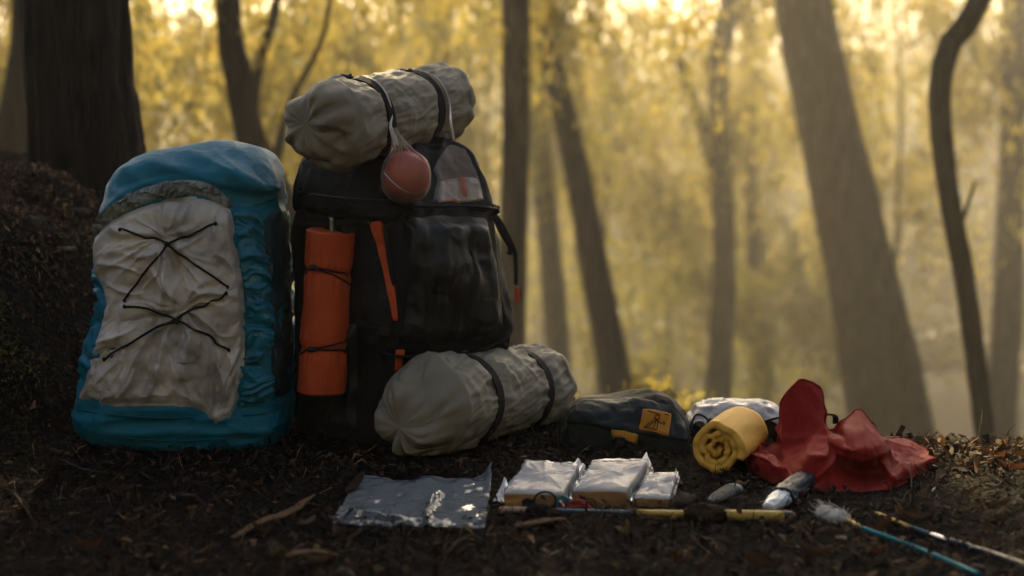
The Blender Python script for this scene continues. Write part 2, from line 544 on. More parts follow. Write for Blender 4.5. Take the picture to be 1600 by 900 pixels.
M_litter = islandmat("litter", [(0.0, (0.005, 0.0036, 0.003)), (0.6, (0.012, 0.008, 0.0055)), (0.88, (0.036, 0.022, 0.012)), (0.97, (0.11, 0.07, 0.034)), (1.0, (0.28, 0.20, 0.11))])
M_flake = islandmat("flake", [(0.0, (0.010, 0.007, 0.005)), (0.6, (0.026, 0.016, 0.009)), (0.88, (0.085, 0.046, 0.020)), (1.0, (0.22, 0.14, 0.07))], trans=0.3)

# places where gear lies flat: litter stays out from on top of it
def _poly(pts, z=0.0):
    out = []
    for px, py in pts:
        d = ray(px, py); p = CAMP + d * ((z - CAM_H) / d.z); out.append((p.x, p.y))
    return np.array(out)
KEEP_CLEAR = [_poly(p) for p in ([(550, 750), (772, 748), (752, 818), (524, 815)], [(826, 735), (905, 738), (884, 786), (790, 786)], [(926, 738), (1016, 738), (984, 786), (898, 786)], [(1010, 750), (1056, 748), (1048, 786), (988, 786)],
              [(1172, 708), (1462, 714), (1400, 770), (1205, 766)], [(880, 690), (1080, 690), (1070, 712), (890, 705)], [(140, 670), (440, 670), (430, 698), (150, 698)])]
def clear_of(x, y):
    ok = np.ones(len(x), bool)
    for P in KEEP_CLEAR:
        ins = np.ones(len(x), bool); n = len(P)
        for k in range(n):
            a, b = P[k], P[(k+1) % n]
            ins &= ((b[0]-a[0])*(y-a[1]) - (b[1]-a[1])*(x-a[0])) < 0
        ok &= ~ins
    return ok

M_flake_warm = islandmat("flake_warm", [(0.0, (0.02, 0.013, 0.008)), (0.5, (0.045, 0.026, 0.014)), (0.85, (0.11, 0.060, 0.026)), (1.0, (0.26, 0.16, 0.08))], trans=0.3)
def litter(n, xr, yr, lmin, lmax, wmin, wmax, seed, lift=0.012, tilt=0.35, curl=0.15, dens=None):
    """bent strips lying on the ground: 3 cross rows, 2 quads each"""
    rg = np.random.RandomState(seed)
    x = rg.uniform(*xr, n); y = rg.uniform(*yr, n)
    if dens is not None:
        k = rg.rand(n) < dens(x, y); x, y = x[k], y[k]; n = len(x)
    k = clear_of(x, y); x, y = x[k], y[k]; n = len(x)
    z = height(x, y)
    e = 0.02
    sx = (height(x + e, y, True) - z) / e; sy = (height(x, y + e, True) - z) / e
    sx = np.clip(sx, -2, 2); sy = np.clip(sy, -2, 2)
    a = rg.uniform(0, 2*np.pi, n); L = lmin + (lmax - lmin) * rg.rand(n) ** 2; W = rg.uniform(wmin, wmax, n)
    ti = rg.normal(0, tilt, n); ro = rg.normal(0, 0.5, n); cu = rg.normal(0, curl, n)
    dx, dy = np.cos(a), np.sin(a)
    d = np.stack([dx*np.cos(ti), dy*np.cos(ti), np.sin(ti) + dx*sx + dy*sy], 1); d /= np.linalg.norm(d, axis=1)[:, None]
    w = np.stack([-dy*np.cos(ro), dx*np.cos(ro), np.sin(ro) + (-dy*sx + dx*sy)], 1); w /= np.linalg.norm(w, axis=1)[:, None]
    u = np.cross(d, w)
    c = np.stack([x, y, z + 0.5*L*np.abs(np.sin(ti)) * 0.7 + rg.rand(n) ** 2 * lift], 1)
    b = cu * L
    V = np.zeros((n, 6, 3))
    for k, (s, ww, bb) in enumerate(((-0.5, 0.35, 0), (0, 1, 1), (0.5, 0.3, 0))):
        p = c + d * (s*L)[:, None] + u * (bb*b)[:, None]
        V[:, 2*k] = p - w * (W*ww*0.5)[:, None]; V[:, 2*k+1] = p + w * (W*ww*0.5)[:, None]
    base = np.arange(n)[:, None] * 6
    F = np.concatenate([base + np.array([0, 1, 3, 2]), base + np.array([2, 3, 5, 4])], 0)
    return V.reshape(-1, 3), F

def big(name, V, F, m, sharp=True):
    """fast mesh for very many quads"""
    me = bpy.data.meshes.new(name)
    F = np.asarray(F, np.int32)
    me.vertices.add(len(V)); me.vertices.foreach_set("co", np.asarray(V, np.float32).ravel())
    me.loops.add(F.size); me.loops.foreach_set("vertex_index", F.ravel())
    me.polygons.add(len(F)); me.polygons.foreach_set("loop_start", np.arange(0, F.size, F.shape[1], dtype=np.int32))
    me.update(calc_edges=True)
    me.materials.append(m)
    o = bpy.data.objects.new(name, me); COL.objects.link(o)
    ORG[o.name] = (0, 0, 0)
    return o

V1, F1 = litter(90000, (-2.0, 2.0), (1.7, 4.6), 0.015, 0.075, 0.0010, 0.0026, 3)
kind(big("needle_litter", V1, F1, M_litter), "stuff", "fine brown needles and stalks covering the forest floor")
V2, F2 = litter(16000, (-2.0, 2.0), (1.7, 4.8), 0.010, 0.035, 0.006, 0.016, 5, lift=0.015, tilt=0.5, curl=0.3)
kind(big("leaf_litter", V2, F2, M_flake), "stuff", "broken brown leaf flakes strewn on the forest floor")
# loose dry heap along the lip of the ridge
def lip(x, y):
    yc = 3.62 - 0.50 * sst(0.15, 0.85, x)
    return np.exp(-((y - yc - 0.02) / 0.16) ** 2) * sst(-0.25, 0.0, x)
V3, F3 = litter(26000, (-0.3, 2.2), (2.9, 4.3), 0.018, 0.05, 0.006, 0.018, 8, lift=0.02, tilt=0.4, curl=0.35, dens=lip)
kind(big("dry_leaf_litter", V3, F3, M_flake_warm), "stuff", "dry orange leaf litter heaped along the sunlit lip of the ridge")
Vb, Fb = litter(6500, (-1.75, -0.85), (3.1, 4.7), 0.012, 0.036, 0.005, 0.013, 13, lift=0.02, tilt=0.45, curl=0.35, dens=lambda x, y: sst(0.25, 0.45, height(x, y)))
kind(big("bank_leaf_litter", Vb, Fb, M_flake_warm), "stuff", "brown leaf litter along the top of the earth bank")
# coarse litter down the slope
V4, F4 = litter(12000, (-6, 8), (4.6, 14), 0.05, 0.14, 0.02, 0.05, 11, lift=0.03, tilt=0.4)
kind(big("slope_litter", V4, F4, M_flake), "stuff", "brown leaf litter on the slope below the ridge")

# ================================================================== trees
KY = 1.45                        # near trees
KF = 2.15                        # trees out in the mist
def leaves(P, n_rng, size, asp=0.3, droop=0.7):
    """a bent leaf of two triangles-pairs at each point, hanging"""
    n = len(P); rg = n_rng
    d = rg.normal(0, 1, (n, 3)); d /= np.linalg.norm(d, axis=1)[:, None]
    d = d * (1 - droop) + np.array([0, 0, -1.0]) * droop; d /= np.linalg.norm(d, axis=1)[:, None]
    w = np.cross(d, rg.normal(0, 1, (n, 3))); w /= np.linalg.norm(w, axis=1)[:, None]
    L = size * rg.uniform(0.6, 1.3, n); W = L * asp
    V = np.zeros((n, 4, 3))
    V[:, 0] = P; V[:, 1] = P + d * (L*0.45)[:, None] + w * (W*0.5)[:, None]
    V[:, 2] = P + d * L[:, None]; V[:, 3] = P + d * (L*0.45)[:, None] - w * (W*0.5)[:, None]
    F = np.arange(n)[:, None] * 4 + np.array([0, 1, 2, 3])
    return V.reshape(-1, 3), F

# cuts made through the crowns along the sun's rays to light chosen spots: (x, y, z, radius)
SUN_CUTS = [(0.09, 3.42, 0.0, 0.16), (1.12, 3.02, 0.0, 0.22), (1.40, 3.08, 0.0, 0.26), (1.68, 3.12, 0.0, 0.26), (0.13, 3.56, 0.14, 0.14), (-0.12, 3.60, 0.78, 0.14), (-0.34, 3.45, 0.84, 0.12)]
def thin(P):
    s = np.array(to_sun); keep = np.ones(len(P), bool)
    for (x, y, z, r) in SUN_CUTS:
        d = P - np.array([x, y, z]); t = d @ s
        keep &= ~((t > 1.0) & (np.linalg.norm(d - t[:, None] * s, axis=1) < r))
    return P[keep]

def strands(starts, rg, lmin, lmax, step, spread):
    """points down hanging twigs"""
    out = []
    for s in starts:
        L = rg.uniform(lmin, lmax); k = int(L / step) + 1
        t = np.linspace(0, 1, k)
        dr = rg.normal(0, 0.25, 2)
        p = np.stack([s[0] + dr[0]*L*t, s[1] + dr[1]*L*t, s[2] + 0.15*L*np.sin(t*2.0) - L*t*t*0.9], 1)
        out.append(p + rg.normal(0, spread, p.shape))
    return np.vstack(out)

def limb(a, b, r0, r1, sag, rg, n=14):
    a = np.array(a); b = np.array(b)
    m = (a + b) / 2 + rg.normal(0, 0.06, 3) * np.linalg.norm(b - a); m[2] += sag
    return tube([a, m, b], [r0, (r0+r1)/2, r1], n, 7)

def tree(label, pts, Y, wpx, bark, seed, crown=None, leaf=None, dY=0.0, top=None, limbs=(), group=None, rough=0.03, nseg=28, name="tree", far=None):
    """trunk through photograph pixels at distance Y; wpx = widths in pixels at those pixels; crown = list of
    (x, y, z, radius, strands, strand length) ; the foot is where the trunk line meets the ground"""
    rg = np.random.RandomState(seed)
    if Y > 5: Y *= far or KY
    C = [np.array(at(px, py, Y + dY * k)) for k, (px, py) in enumerate(pts)]
    rad = [w / 2 / FPX * Y for w in wpx]
    lo, nxt = C[-1], C[-2]                                   # points run top to bottom
    d = lo - nxt; d /= np.linalg.norm(d)
    if lo[2] > hz(lo[0], lo[1]) - 0.05:
        for _ in range(400):
            lo = lo + d * 0.05
            if lo[2] < hz(lo[0], lo[1]) - 0.12: break
        C.append(lo); rad.append(rad[-1] * 1.12)
    hi = C[0]; d = C[0] - C[1]; d /= np.linalg.norm(d); d = d * 0.6 + np.array([0, 0, 0.5]); d /= np.linalg.norm(d)
    H = top if top is not None else 6.5
    tp = hi + d * max(0.5, (H - hi[2]))
    C = [tp, (hi + tp) / 2 + rg.normal(0, 0.06, 3)] + C; rad = [rad[0] * 0.35, rad[0] * 0.75] + rad
    cr = [0] + list(np.cumsum([np.linalg.norm(C[k+1] - C[k]) for k in range(len(C) - 1)])); cr = np.array(cr) / cr[-1]
    n = 110
    V, F = tube(C, lambda t: float(np.interp(t, cr, rad)), n, nseg)
    N = vnormals(V, F)
    q = V * np.array([1, 1, 0.16]) / max(rad) * 1.5
    V = V + N * (ridge(q, 3) - 1.0)[:, None] * rough * np.repeat(np.interp(np.linspace(0, 1, n), cr, rad), nseg)[:, None] * 2.2
    base = C[-1]
    root = thing(name, label, "tree", (base[0], base[1], hz(base[0], base[1])), group)
    tr = obj("trunk", V, F, bark, root)
    for lb in limbs:                                         # limbs seen in the photograph
        pl = [np.array(at(px, py, Y + dy)) for px, py, dy in lb[0]]
        v, f = tube(pl, [w / 2 / FPX * Y for w in lb[1]], 30, 9)
        obj("limb", v, f, bark, root)
    if crown:
        P = []; big_P = []
        for cr_ in crown:
            (x, y, z, r, ns, ln) = cr_[:6]
            src = C[0] * 0.3 + C[1] * 0.7
            if len(cr_) > 6:
                ends = np.array([x, y, z]) + rg.normal(0, 0.5, (ns, 3)) * np.array([r, r, r * 0.45])
            else:                                            # sprays gathered in clumps with gaps between
                cl = rg.normal(0, 0.6, (max(3, ns // 11), 3)) * np.array([r, r, r * 0.6])
                ends = np.array([x, y, z]) + cl[rg.randint(len(cl), size=ns)] + rg.normal(0, 0.10, (ns, 3)) * r
            v, f = limb(src, (x, y, z + 0.2 * r), rad[1] * 0.45, 0.012, 0.3, rg)
            obj("limb", v, f, bark, root)
            (big_P if len(cr_) > 6 else P).append(strands(ends, rg, ln * 0.5, ln * 1.3, 0.035 + 0.002 * Y, 0.03 + 0.0015 * Y))
        v, f = leaves(thin(np.vstack(P)), rg, 0.06 + 0.0034 * Y, 0.40) if P else (np.zeros((0, 3)), np.zeros((0, 4), int))
        if big_P:                                            # unseen canopy belt added to keep sun off the gear, with larger leaves
            v2, f2 = leaves(thin(np.vstack(big_P)), rg, 0.19, 0.45, 0.4)
            f = np.vstack([f, f2 + len(v)]); v = np.vstack([v, v2])
        o = big("crown", v - np.array(ORG[root.name]), f, leaf or M_leaf_gold)
        o.parent = root
    return root

def pc(px, py, Y, r, ns, ln, k=None):
    k = k or KY; p = at(px, py, Y * k); return (p.x, p.y, p.z, r * k, int(ns * 1.5), ln * 0.85 * k)

G_BACK = "trees in the misty valley"
# the trees one can tell apart, from the left
tree("broad dark trunk with furrowed bark on top of the mossy bank", [(118, 0), (128, 150), (142, 330)], 4.7, [158, 152, 176], M_bark_dark, 1,
     crown=[(-2.6, 5.4, 5.2, 1.5, 60, 0.9), (-1.2, 6.4, 5.6, 1.4, 60, 0.9)], rough=0.05, nseg=60, top=7.0)
tree("dim trunk leaning behind the broad dark trunk on the bank", [(52, 0), (40, 120), (18, 280)], 6.6, [60, 60, 76], M_bark_dark, 2,
     crown=[(-3.2, 8.5, 4.6, 1.6, 60, 1.0)], top=7)
tree("slim dark trunk rising behind the blue pack", [(356, 0), (372, 110), (392, 215), (425, 290)], 7.2, [38, 42, 46, 54], M_bark_dark, 3,
     crown=[pc(250, -40, 9.5, 1.6, 90, 1.2), pc(420, -60, 9.0, 1.2, 60, 0.9), (-2.5, 11.4, 5.8, 2.3, 210, 1.5, 1), (-2.5, 11.6, 4.2, 2.0, 120, 1.2, 1)], top=7,
     limbs=[([(422, 285, 0), (455, 160, .5), (500, 70, .9), (520, -20, 1.2)], [20, 13, 10, 7])])
tree("thin crooked sapling behind the upper grey roll", [(432, 0), (408, 90), (396, 170), (400, 260), (412, 330)], 8.5, [15, 16, 16, 18, 22], M_bark_dark, 4,
     crown=[pc(450, 60, 10, 0.9, 50, 0.8)], top=5)
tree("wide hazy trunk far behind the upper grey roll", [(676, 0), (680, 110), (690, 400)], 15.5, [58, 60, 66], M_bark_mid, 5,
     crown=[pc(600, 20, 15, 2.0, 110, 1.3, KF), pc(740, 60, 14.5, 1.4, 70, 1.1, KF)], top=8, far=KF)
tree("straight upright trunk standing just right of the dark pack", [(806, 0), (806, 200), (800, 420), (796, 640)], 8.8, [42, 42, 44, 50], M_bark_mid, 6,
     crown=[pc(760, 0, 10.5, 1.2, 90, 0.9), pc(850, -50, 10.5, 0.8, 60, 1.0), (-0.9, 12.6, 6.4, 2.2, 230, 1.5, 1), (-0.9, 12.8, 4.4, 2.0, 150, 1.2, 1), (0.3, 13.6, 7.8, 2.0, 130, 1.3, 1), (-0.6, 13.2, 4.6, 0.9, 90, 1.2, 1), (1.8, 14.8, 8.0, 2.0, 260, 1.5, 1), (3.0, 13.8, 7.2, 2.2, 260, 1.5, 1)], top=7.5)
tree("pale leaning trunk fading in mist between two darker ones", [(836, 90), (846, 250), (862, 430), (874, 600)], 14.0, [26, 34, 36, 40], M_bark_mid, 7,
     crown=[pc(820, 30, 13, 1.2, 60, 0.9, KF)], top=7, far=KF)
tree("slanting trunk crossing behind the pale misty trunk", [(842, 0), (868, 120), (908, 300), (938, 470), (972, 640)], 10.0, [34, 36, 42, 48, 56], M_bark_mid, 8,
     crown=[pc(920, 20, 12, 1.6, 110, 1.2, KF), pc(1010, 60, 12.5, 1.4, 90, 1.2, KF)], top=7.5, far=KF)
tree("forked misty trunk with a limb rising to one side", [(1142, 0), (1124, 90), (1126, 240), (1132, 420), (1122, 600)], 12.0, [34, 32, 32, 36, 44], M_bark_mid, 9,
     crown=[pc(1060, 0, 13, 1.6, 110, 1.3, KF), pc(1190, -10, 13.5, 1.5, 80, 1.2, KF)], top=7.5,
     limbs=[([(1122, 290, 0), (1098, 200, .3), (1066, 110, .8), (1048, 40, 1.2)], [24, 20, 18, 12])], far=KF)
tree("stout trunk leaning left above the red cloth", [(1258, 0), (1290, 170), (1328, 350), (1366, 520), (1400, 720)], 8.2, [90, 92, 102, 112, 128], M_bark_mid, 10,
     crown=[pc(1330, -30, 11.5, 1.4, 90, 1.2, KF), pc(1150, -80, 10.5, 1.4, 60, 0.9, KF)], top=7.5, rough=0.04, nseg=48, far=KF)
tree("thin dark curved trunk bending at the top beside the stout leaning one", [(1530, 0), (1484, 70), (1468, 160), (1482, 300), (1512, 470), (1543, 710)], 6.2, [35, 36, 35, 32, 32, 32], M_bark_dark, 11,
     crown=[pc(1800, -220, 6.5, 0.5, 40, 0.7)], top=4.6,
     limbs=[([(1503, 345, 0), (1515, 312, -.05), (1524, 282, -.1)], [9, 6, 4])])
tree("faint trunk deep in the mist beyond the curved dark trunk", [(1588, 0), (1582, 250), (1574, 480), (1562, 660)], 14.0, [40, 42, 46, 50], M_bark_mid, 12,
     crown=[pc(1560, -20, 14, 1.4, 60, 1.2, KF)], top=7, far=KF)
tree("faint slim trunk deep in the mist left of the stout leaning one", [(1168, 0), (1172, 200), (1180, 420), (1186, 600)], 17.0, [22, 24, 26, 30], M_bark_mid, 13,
     crown=[pc(1230, 40, 17, 1.8, 70, 1.4, KF)], top=7.5, far=KF)
# leafy trees further down whose crowns fill the gaps
crowns = [
    (255, 120, 11.5, M_leaf_gold, "golden drooping tree beyond the broad trunk, its leaves filling the gap"),
    (470, 40, 14.0, M_leaf_gold, "golden tree with fine leaves behind the thin crooked sapling"),
    (590, 130, 17.0, M_leaf_gold, "bright golden tree far behind the upper grey roll"),
    (745, 130, 13.0, M_leaf_green, "dark olive leafed tree beside the straight upright trunk"),
    (960, 190, 17.0, M_leaf_gold, "golden tree behind the slanting trunk, hanging low"),
    (1030, 430, 18.0, M_leaf_green, "pale olive bush-like tree in the mist below the forked trunk"),
    (1215, 470, 16.0, M_leaf_green, "olive leafed tree low in the mist behind the red cloth"),
    (1260, 260, 18.0, M_leaf_gold, "golden drooping tree glimpsed left of the stout leaning trunk"),
    (1420, 120, 15.0, M_leaf_gold, "golden leafed tree between the stout trunk and the curved one"),
    (12, 120, 10.0, M_leaf_gold, "golden tree at the far side of the dim leaning trunk"),
]
for k, (px, py, Y, lf, lab) in enumerate(crowns):
    KC = KY if px < 500 else KF
    p = at(px, py, Y * KC)
    dx = 25 if k % 2 else -20
    cw = [pc(px + a, py + b, Y + c, 1.1, 80, 1.2, KC) for a, b, c in ((-70, -50, .3), (70, 10, -.3), (0, 80, .2), (20, -120, 0))]
    tree(lab, [(px + dx, py - 120), (px + dx * .6, py + 60), (px + dx, py + 260)], Y + .4, [4, 6, 8], M_bark_mid, 40 + k, crown=cw, leaf=lf, group=None, nseg=9, top=p.z + 2.2, far=KC)

# a low sunlit shrub just over the lip
def shrub(label, px, py, Y, r, n, lf, seed):
    rg = np.random.RandomState(seed); p = np.array(at(px, py, Y)); g = hz(p[0], p[1])
    root = thing("shrub", label, "shrub", (p[0], p[1], g))
    st = []; P = []
    for k in range(9):
        e = p + rg.normal(0, 0.5, 3) * np.array([r, r * .6, r * .35])
        a = np.array([p[0] + rg.normal(0, .06), p[1] + rg.normal(0, .06), g - 0.05])
        v, f = tube([a, (a + e) / 2 + rg.normal(0, .08, 3), e], [0.012, 0.008, 0.004], 10, 5)
        obj("stem", v, f, M_bark_mid, root)
        P.append(e + rg.normal(0, 1, (n // 9, 3)) * np.array([r * .33, r * .25, r * .22]))
    v, f = leaves(np.vstack(P), rg, 0.055, 0.45, 0.1)
    o = big("foliage", v - np.array(ORG[root.name]), f, lf); o.parent = root
shrub("low sunlit yellow shrub just over the ridge behind the dark green pouch", 1030, 630, 6.2, 0.18, 300, M_leaf_gold, 70)

# far woods on the opposite slope: one mass
rg = np.random.RandomState(99)
n = 130000
y = 40 + 85 * rg.rand(n) ** 0.8; x = rg.uniform(-0.42, 0.42, n) * y
cell = np.stack([x * 0.15, y * 0.15, np.zeros(n)], 1)
z = height(x, y) + rg.rand(n) * (3.4 + 2.4 * vnoise(cell))
keep = vnoise(np.stack([x, y, z], 1) * 0.30) > 0.08
P = np.stack([x, y, z], 1)[keep]
v, f = leaves(P, rg, 0.34, 0.5, 0.3)
kind(big("distant_woodland", v, f, M_leaf_far), "stuff", "hazy golden woodland on the far side of the valley")

# unseen foliage added round the camera to block low sky and bounce warm light
n = 30000
an = rg.uniform(R(205), R(385), n); rr = rg.uniform(5.0, 9.5, n)
P = np.stack([rr*np.cos(an), 1.0 + rr*np.sin(an), np.zeros(n)], 1)
P[:, 2] = rg.uniform(0.2, 4.2, n) + 0.8 * vnoise(P * 0.7)
P = P[(vnoise(P * 0.8) > -0.4) & (P[:, 1] < 2.6)]
v, f = leaves(P, rg, 0.32, 0.5, 0.3)
kind(big("light_shaping_foliage", v, f, M_leaf_added), "stuff", "unseen foliage added behind the camera to shape the light")

# ================================================================== materials of the gear
M_blue = mat("blue_nylon", (0.001, 0.185, 0.31), 0.5, 0.25, noise=(14, 0.45, (0.001, 0.15, 0.24)), bump=(45, 0.35, 0.01), weave=(420, 0.25))
M_ruche = mat("blue_ruched_nylon", (0.002, 0.19, 0.31), 0.4, 0.5, noise=(20, 0.4, (0.004, 0.10, 0.16)))
M_panel = mat("stained_white_nylon", (0.74, 0.72, 0.67), 0.32, 0.7, noise=(7, 0.95, (0.30, 0.30, 0.29)), bump=(40, 0.3, 0.006), crinkle=(10, 0.8, 0.014))
M_trim = mat("grey_ruched_trim", (0.30, 0.36, 0.37), 0.5, 0.4, noise=(30, 0.8, (0.13, 0.13, 0.11)), bump=(70, 0.6, 0.008))
M_cord = mat("black_cord", (0.012, 0.012, 0.013), 0.7, 0.3, bump=(400, 0.5, 0.001))
M_black = mat("black_nylon", (0.007, 0.008, 0.009), 0.6, 0.25, noise=(9, 0.7, (0.010, 0.014, 0.016)), bump=(38, 0.4, 0.01), weave=(420, 0.3))
M_black2 = mat("charcoal_pocket_nylon", (0.007, 0.010, 0.011), 0.42, 0.4, noise=(5, 0.7, (0.013, 0.018, 0.019)), bump=(14, 0.4, 0.012), crinkle=(9, 0.35, 0.012))
M_web = mat("black_webbing", (0.013, 0.013, 0.014), 0.75, 0.25, weave=(900, 0.6))
M_buckle = mat("black_plastic", (0.012, 0.012, 0.013), 0.28, 0.5)
M_orange = mat("orange_nylon", (0.60, 0.095, 0.020), 0.55, 0.3, noise=(10, 0.6, (0.44, 0.064, 0.016)), bump=(50, 0.35, 0.006), weave=(500, 0.2))
M_khaki = mat("grey_khaki_ripstop", (0.260, 0.248, 0.190), 0.55, 0.35, noise=(8, 0.4, (0.215, 0.203, 0.155)), bump=(20, 0.2, 0.008), crinkle=(8, 0.3, 0.012), weave=(460, 0.25))
M_khaki2 = mat("faded_grey_nylon", (0.22, 0.19, 0.16), 0.6, 0.35, noise=(12, 0.7, (0.20, 0.18, 0.16)), bump=(40, 0.4, 0.008))
M_metal = mat("dull_metal", (0.30, 0.33, 0.33), 0.35, 0.5, metal=0.9)
M_white_cord = mat("white_plastic_string", (0.72, 0.70, 0.66), 0.4, 0.5, bump=(120, 0.6, 0.003))

def print_mat():
    """faded print: pale field with an orange broken diagonal and orange border smears"""
    m = bpy.data.materials.new("faded_orange_print"); m.use_nodes = True; nt = m.node_tree; b = nt.nodes["Principled BSDF"]
    b.inputs["Roughness"].default_value = 0.45
    tc = nt.nodes.new("ShaderNodeTexCoord"); w = nt.nodes.new("ShaderNodeTexNoise"); w.inputs["Scale"].default_value = 30; w.inputs["Detail"].default_value = 5
    nt.links.new(tc.outputs["Object"], w.inputs["Vector"])
    cr = nt.nodes.new("ShaderNodeValToRGB"); cr.color_ramp.elements[0].position = 0.52; cr.color_ramp.elements[1].position = 0.60
    cr.color_ramp.elements[0].color = (0.44, 0.39, 0.33, 1); cr.color_ramp.elements[1].color = (0.50, 0.16, 0.07, 1)
    nt.links.new(w.outputs["Fac"], cr.inputs["Fac"]); nt.links.new(cr.outputs["Color"], b.inputs["Base Color"])
    return m
M_print = print_mat()

def cord_on(bvh, pts, r, parent, name="cord", m=None, off=0.006, n=50):
    """cord lying on a body through photograph pixels"""
    pp = resample([(*p, 0) for p in pts], 14)
    C = []
    for p in pp:
        a, nn = hit(bvh, p[0], p[1]); C.append(a + nn * (off + r * 0.7))
    C = np.array(C); C[1:-1] = (C[:-2] + 2*C[1:-1] + C[2:]) / 4
    v, f = tube(C, r, n, 7)
    return obj(name, v, f, m or M_cord, parent)

def blob(c, r, n=16, seed=0, rough=0.12, sq=(1, 1, 1), rot=None):
    """an uneven rounded lump"""
    th = np.linspace(0, 2*math.pi, 2*n, endpoint=False); ph = np.linspace(0.02, math.pi - 0.02, n)
    P = np.array([(math.sin(b)*math.cos(a), math.sin(b)*math.sin(a), math.cos(b)) for b in ph for a in th])
    P = P * (1 + rough * fbm(P * 2.2 + seed * 3.7, 3))[:, None] * np.array(sq) * r
    if rot is not None: P = P @ np.array(rot).T
    F = [q[::-1] for q in grid_faces(2*n, n, True)]
    F += [tuple(range(2*n)), tuple(range((n-1)*2*n + 2*n - 1, (n-1)*2*n - 1, -1))]
    return P + np.array(c), F

# ================================================================== the blue pack
bp = thing("blue_backpack", "tall blue backpack with a stained white front panel laced with black cord", "backpack", (-0.73, 3.33, 0.0))
rows = [(228, 326, 352, 3.33, 0.010, 2.2), (231, 285, 388, 3.33, 0.055, 2.4), (240, 230, 422, 3.33, 0.10, 2.8), (256, 197, 440, 3.33, 0.135, 3.2), (282, 166, 451, 3.33, 0.155, 3.6),
        (330, 148, 456, 3.33, 0.162, 4), (400, 141, 458, 3.33, 0.166, 4.4), (480, 136, 460, 3.33, 0.17, 4.6), (560, 124, 464, 3.33, 0.175, 4.6), (625, 112, 466, 3.33, 0.18, 4.4),
        (655, 112, 465, 3.33, 0.18, 4.0), (680, 126, 455, 3.33, 0.165, 3.6), (695, 150, 440, 3.33, 0.13, 3.2), (703, 185, 410, 3.33, 0.09, 3)]
V, F = loft(rows, n=200, up_n=210)
N = vnormals(V, F)
hs = sst(0.50, 0.58, V[:, 2])                                  # the smooth hood, with long folds running over it
folds = 0.018 * (ridge(np.stack([V[:, 0]*3 + V[:, 2]*9, V[:, 1]*3, V[:, 2]*4], 1), 2) - 0.9) * hs
low = sst(0.14, 0.08, V[:, 2])
V = V + N * (folds + 0.008 * fbm(V * 6, 3) + 0.007 * (ridge(V * np.array([8, 8, 14]), 3) - 0.9) * (1 - hs * 0.6) + 0.010 * low * (ridge(V * np.array([5, 5, 16]), 2) - 0.8))[:, None]
N = vnormals(V, F)
V = V + N * creases(V, [((235, 258), (425, 290), 1), ((285, 240), (440, 296), 1.2), ((330, 236), (452, 305), 1), ((170, 325), (300, 262), .9), ((190, 300), (330, 250), -.8), ((400, 260), (452, 330), -.8), ((345, 262), (430, 318), .9),
                       ((118, 645), (310, 650), .6), ((150, 680), (330, 672), .8), ((330, 640), (440, 680), .7), ((440, 560), (420, 690), -.6)], 3.2, 0.011, 0.011)[:, None]
blue_bvh = bvh_of(V, F)
zs = sst(0.09, 0.15, V[:, 2]) * sst(0.53, 0.45, V[:, 2]) * sst(3.55, 3.40, V[:, 1])      # gathered flanks: tight puckers round the middle
an_ = np.arctan2(V[:, 1] - 3.33, V[:, 0] + 0.73)
q_ = np.stack([np.cos(an_)*3.5, np.sin(an_)*3.5, V[:, 2]*36 + 1.3*vnoise(np.stack([np.cos(an_)*6, np.sin(an_)*6, V[:, 2]*14], 1))], 1)
V = V + N * ((0.013 * (ridge(q_, 3, 0.5) - 1.05)) * zs)[:, None]
obj("body", V, F, M_blue, bp)

def ruche(scale, amp):
    """tight sideways puckers"""
    def d(u, v, P):
        q = np.stack([u * 1.1, v * scale + 0.9 * vnoise(np.stack([u*2.2, v*scale*.4, u*0], 1)), u * 0 + 3.1], 1)
        return amp * (ridge(q, 2, 0.4) - 0.8) + amp * 0.5 * np.sin(u * math.pi)
    return d

def panel_disp(u, v, P):
    # folds drawn towards the two cord crossings, upright crumples towards the foot, tension pleats from the gathered sides
    z0 = u * 0
    wx = u + 0.05 * vnoise(np.stack([u*4, v*4, z0], 1)); wy = v + 0.04 * vnoise(np.stack([u*4, v*4, z0 + 7], 1))
    d = 0.007 + 0.008 * np.sin(u*math.pi) * sst(0, .3, v)
    for cx, cy, k in ((0.47, 0.22, 7), (0.55, 0.52, 9)):
        dx, dy = wx - cx, (wy - cy) * 1.4
        an = np.arctan2(dy, dx); rr = np.hypot(dx, dy)
        d = d + 0.013 * (0.75 - np.abs(vnoise(np.stack([np.cos(an)*3.6 + 5, np.sin(an)*3.6, rr*0.8 + k], 1)))*1.8) * sst(0.02, 0.12, rr) * sst(0.50, 0.12, rr)
        d = d - 0.010 * np.exp(-rr**2 / .005)
    d = d + 0.010 * (ridge(np.stack([wx*7.5 + wy*1.5, wy*1.5, z0], 1), 2, 0.5) - 0.85) * sst(0.5, 0.75, v)
    d = d + 0.005 * (ridge(np.stack([wx*17, wy*9, z0], 1), 2, 0.5) - 0.85) * sst(0.6, 0.85, v)
    for e, sg in ((u, 1), (1 - u, -1)):
        d = d + 0.007 * (ridge(np.stack([e*1.5, wy*9 + sg*e*5, z0 + sg], 1), 2, .45) - .85) * sst(0.34, 0.02, e)
    return d + 0.003 * fbm(np.stack([u*9, v*9, z0], 1), 2)

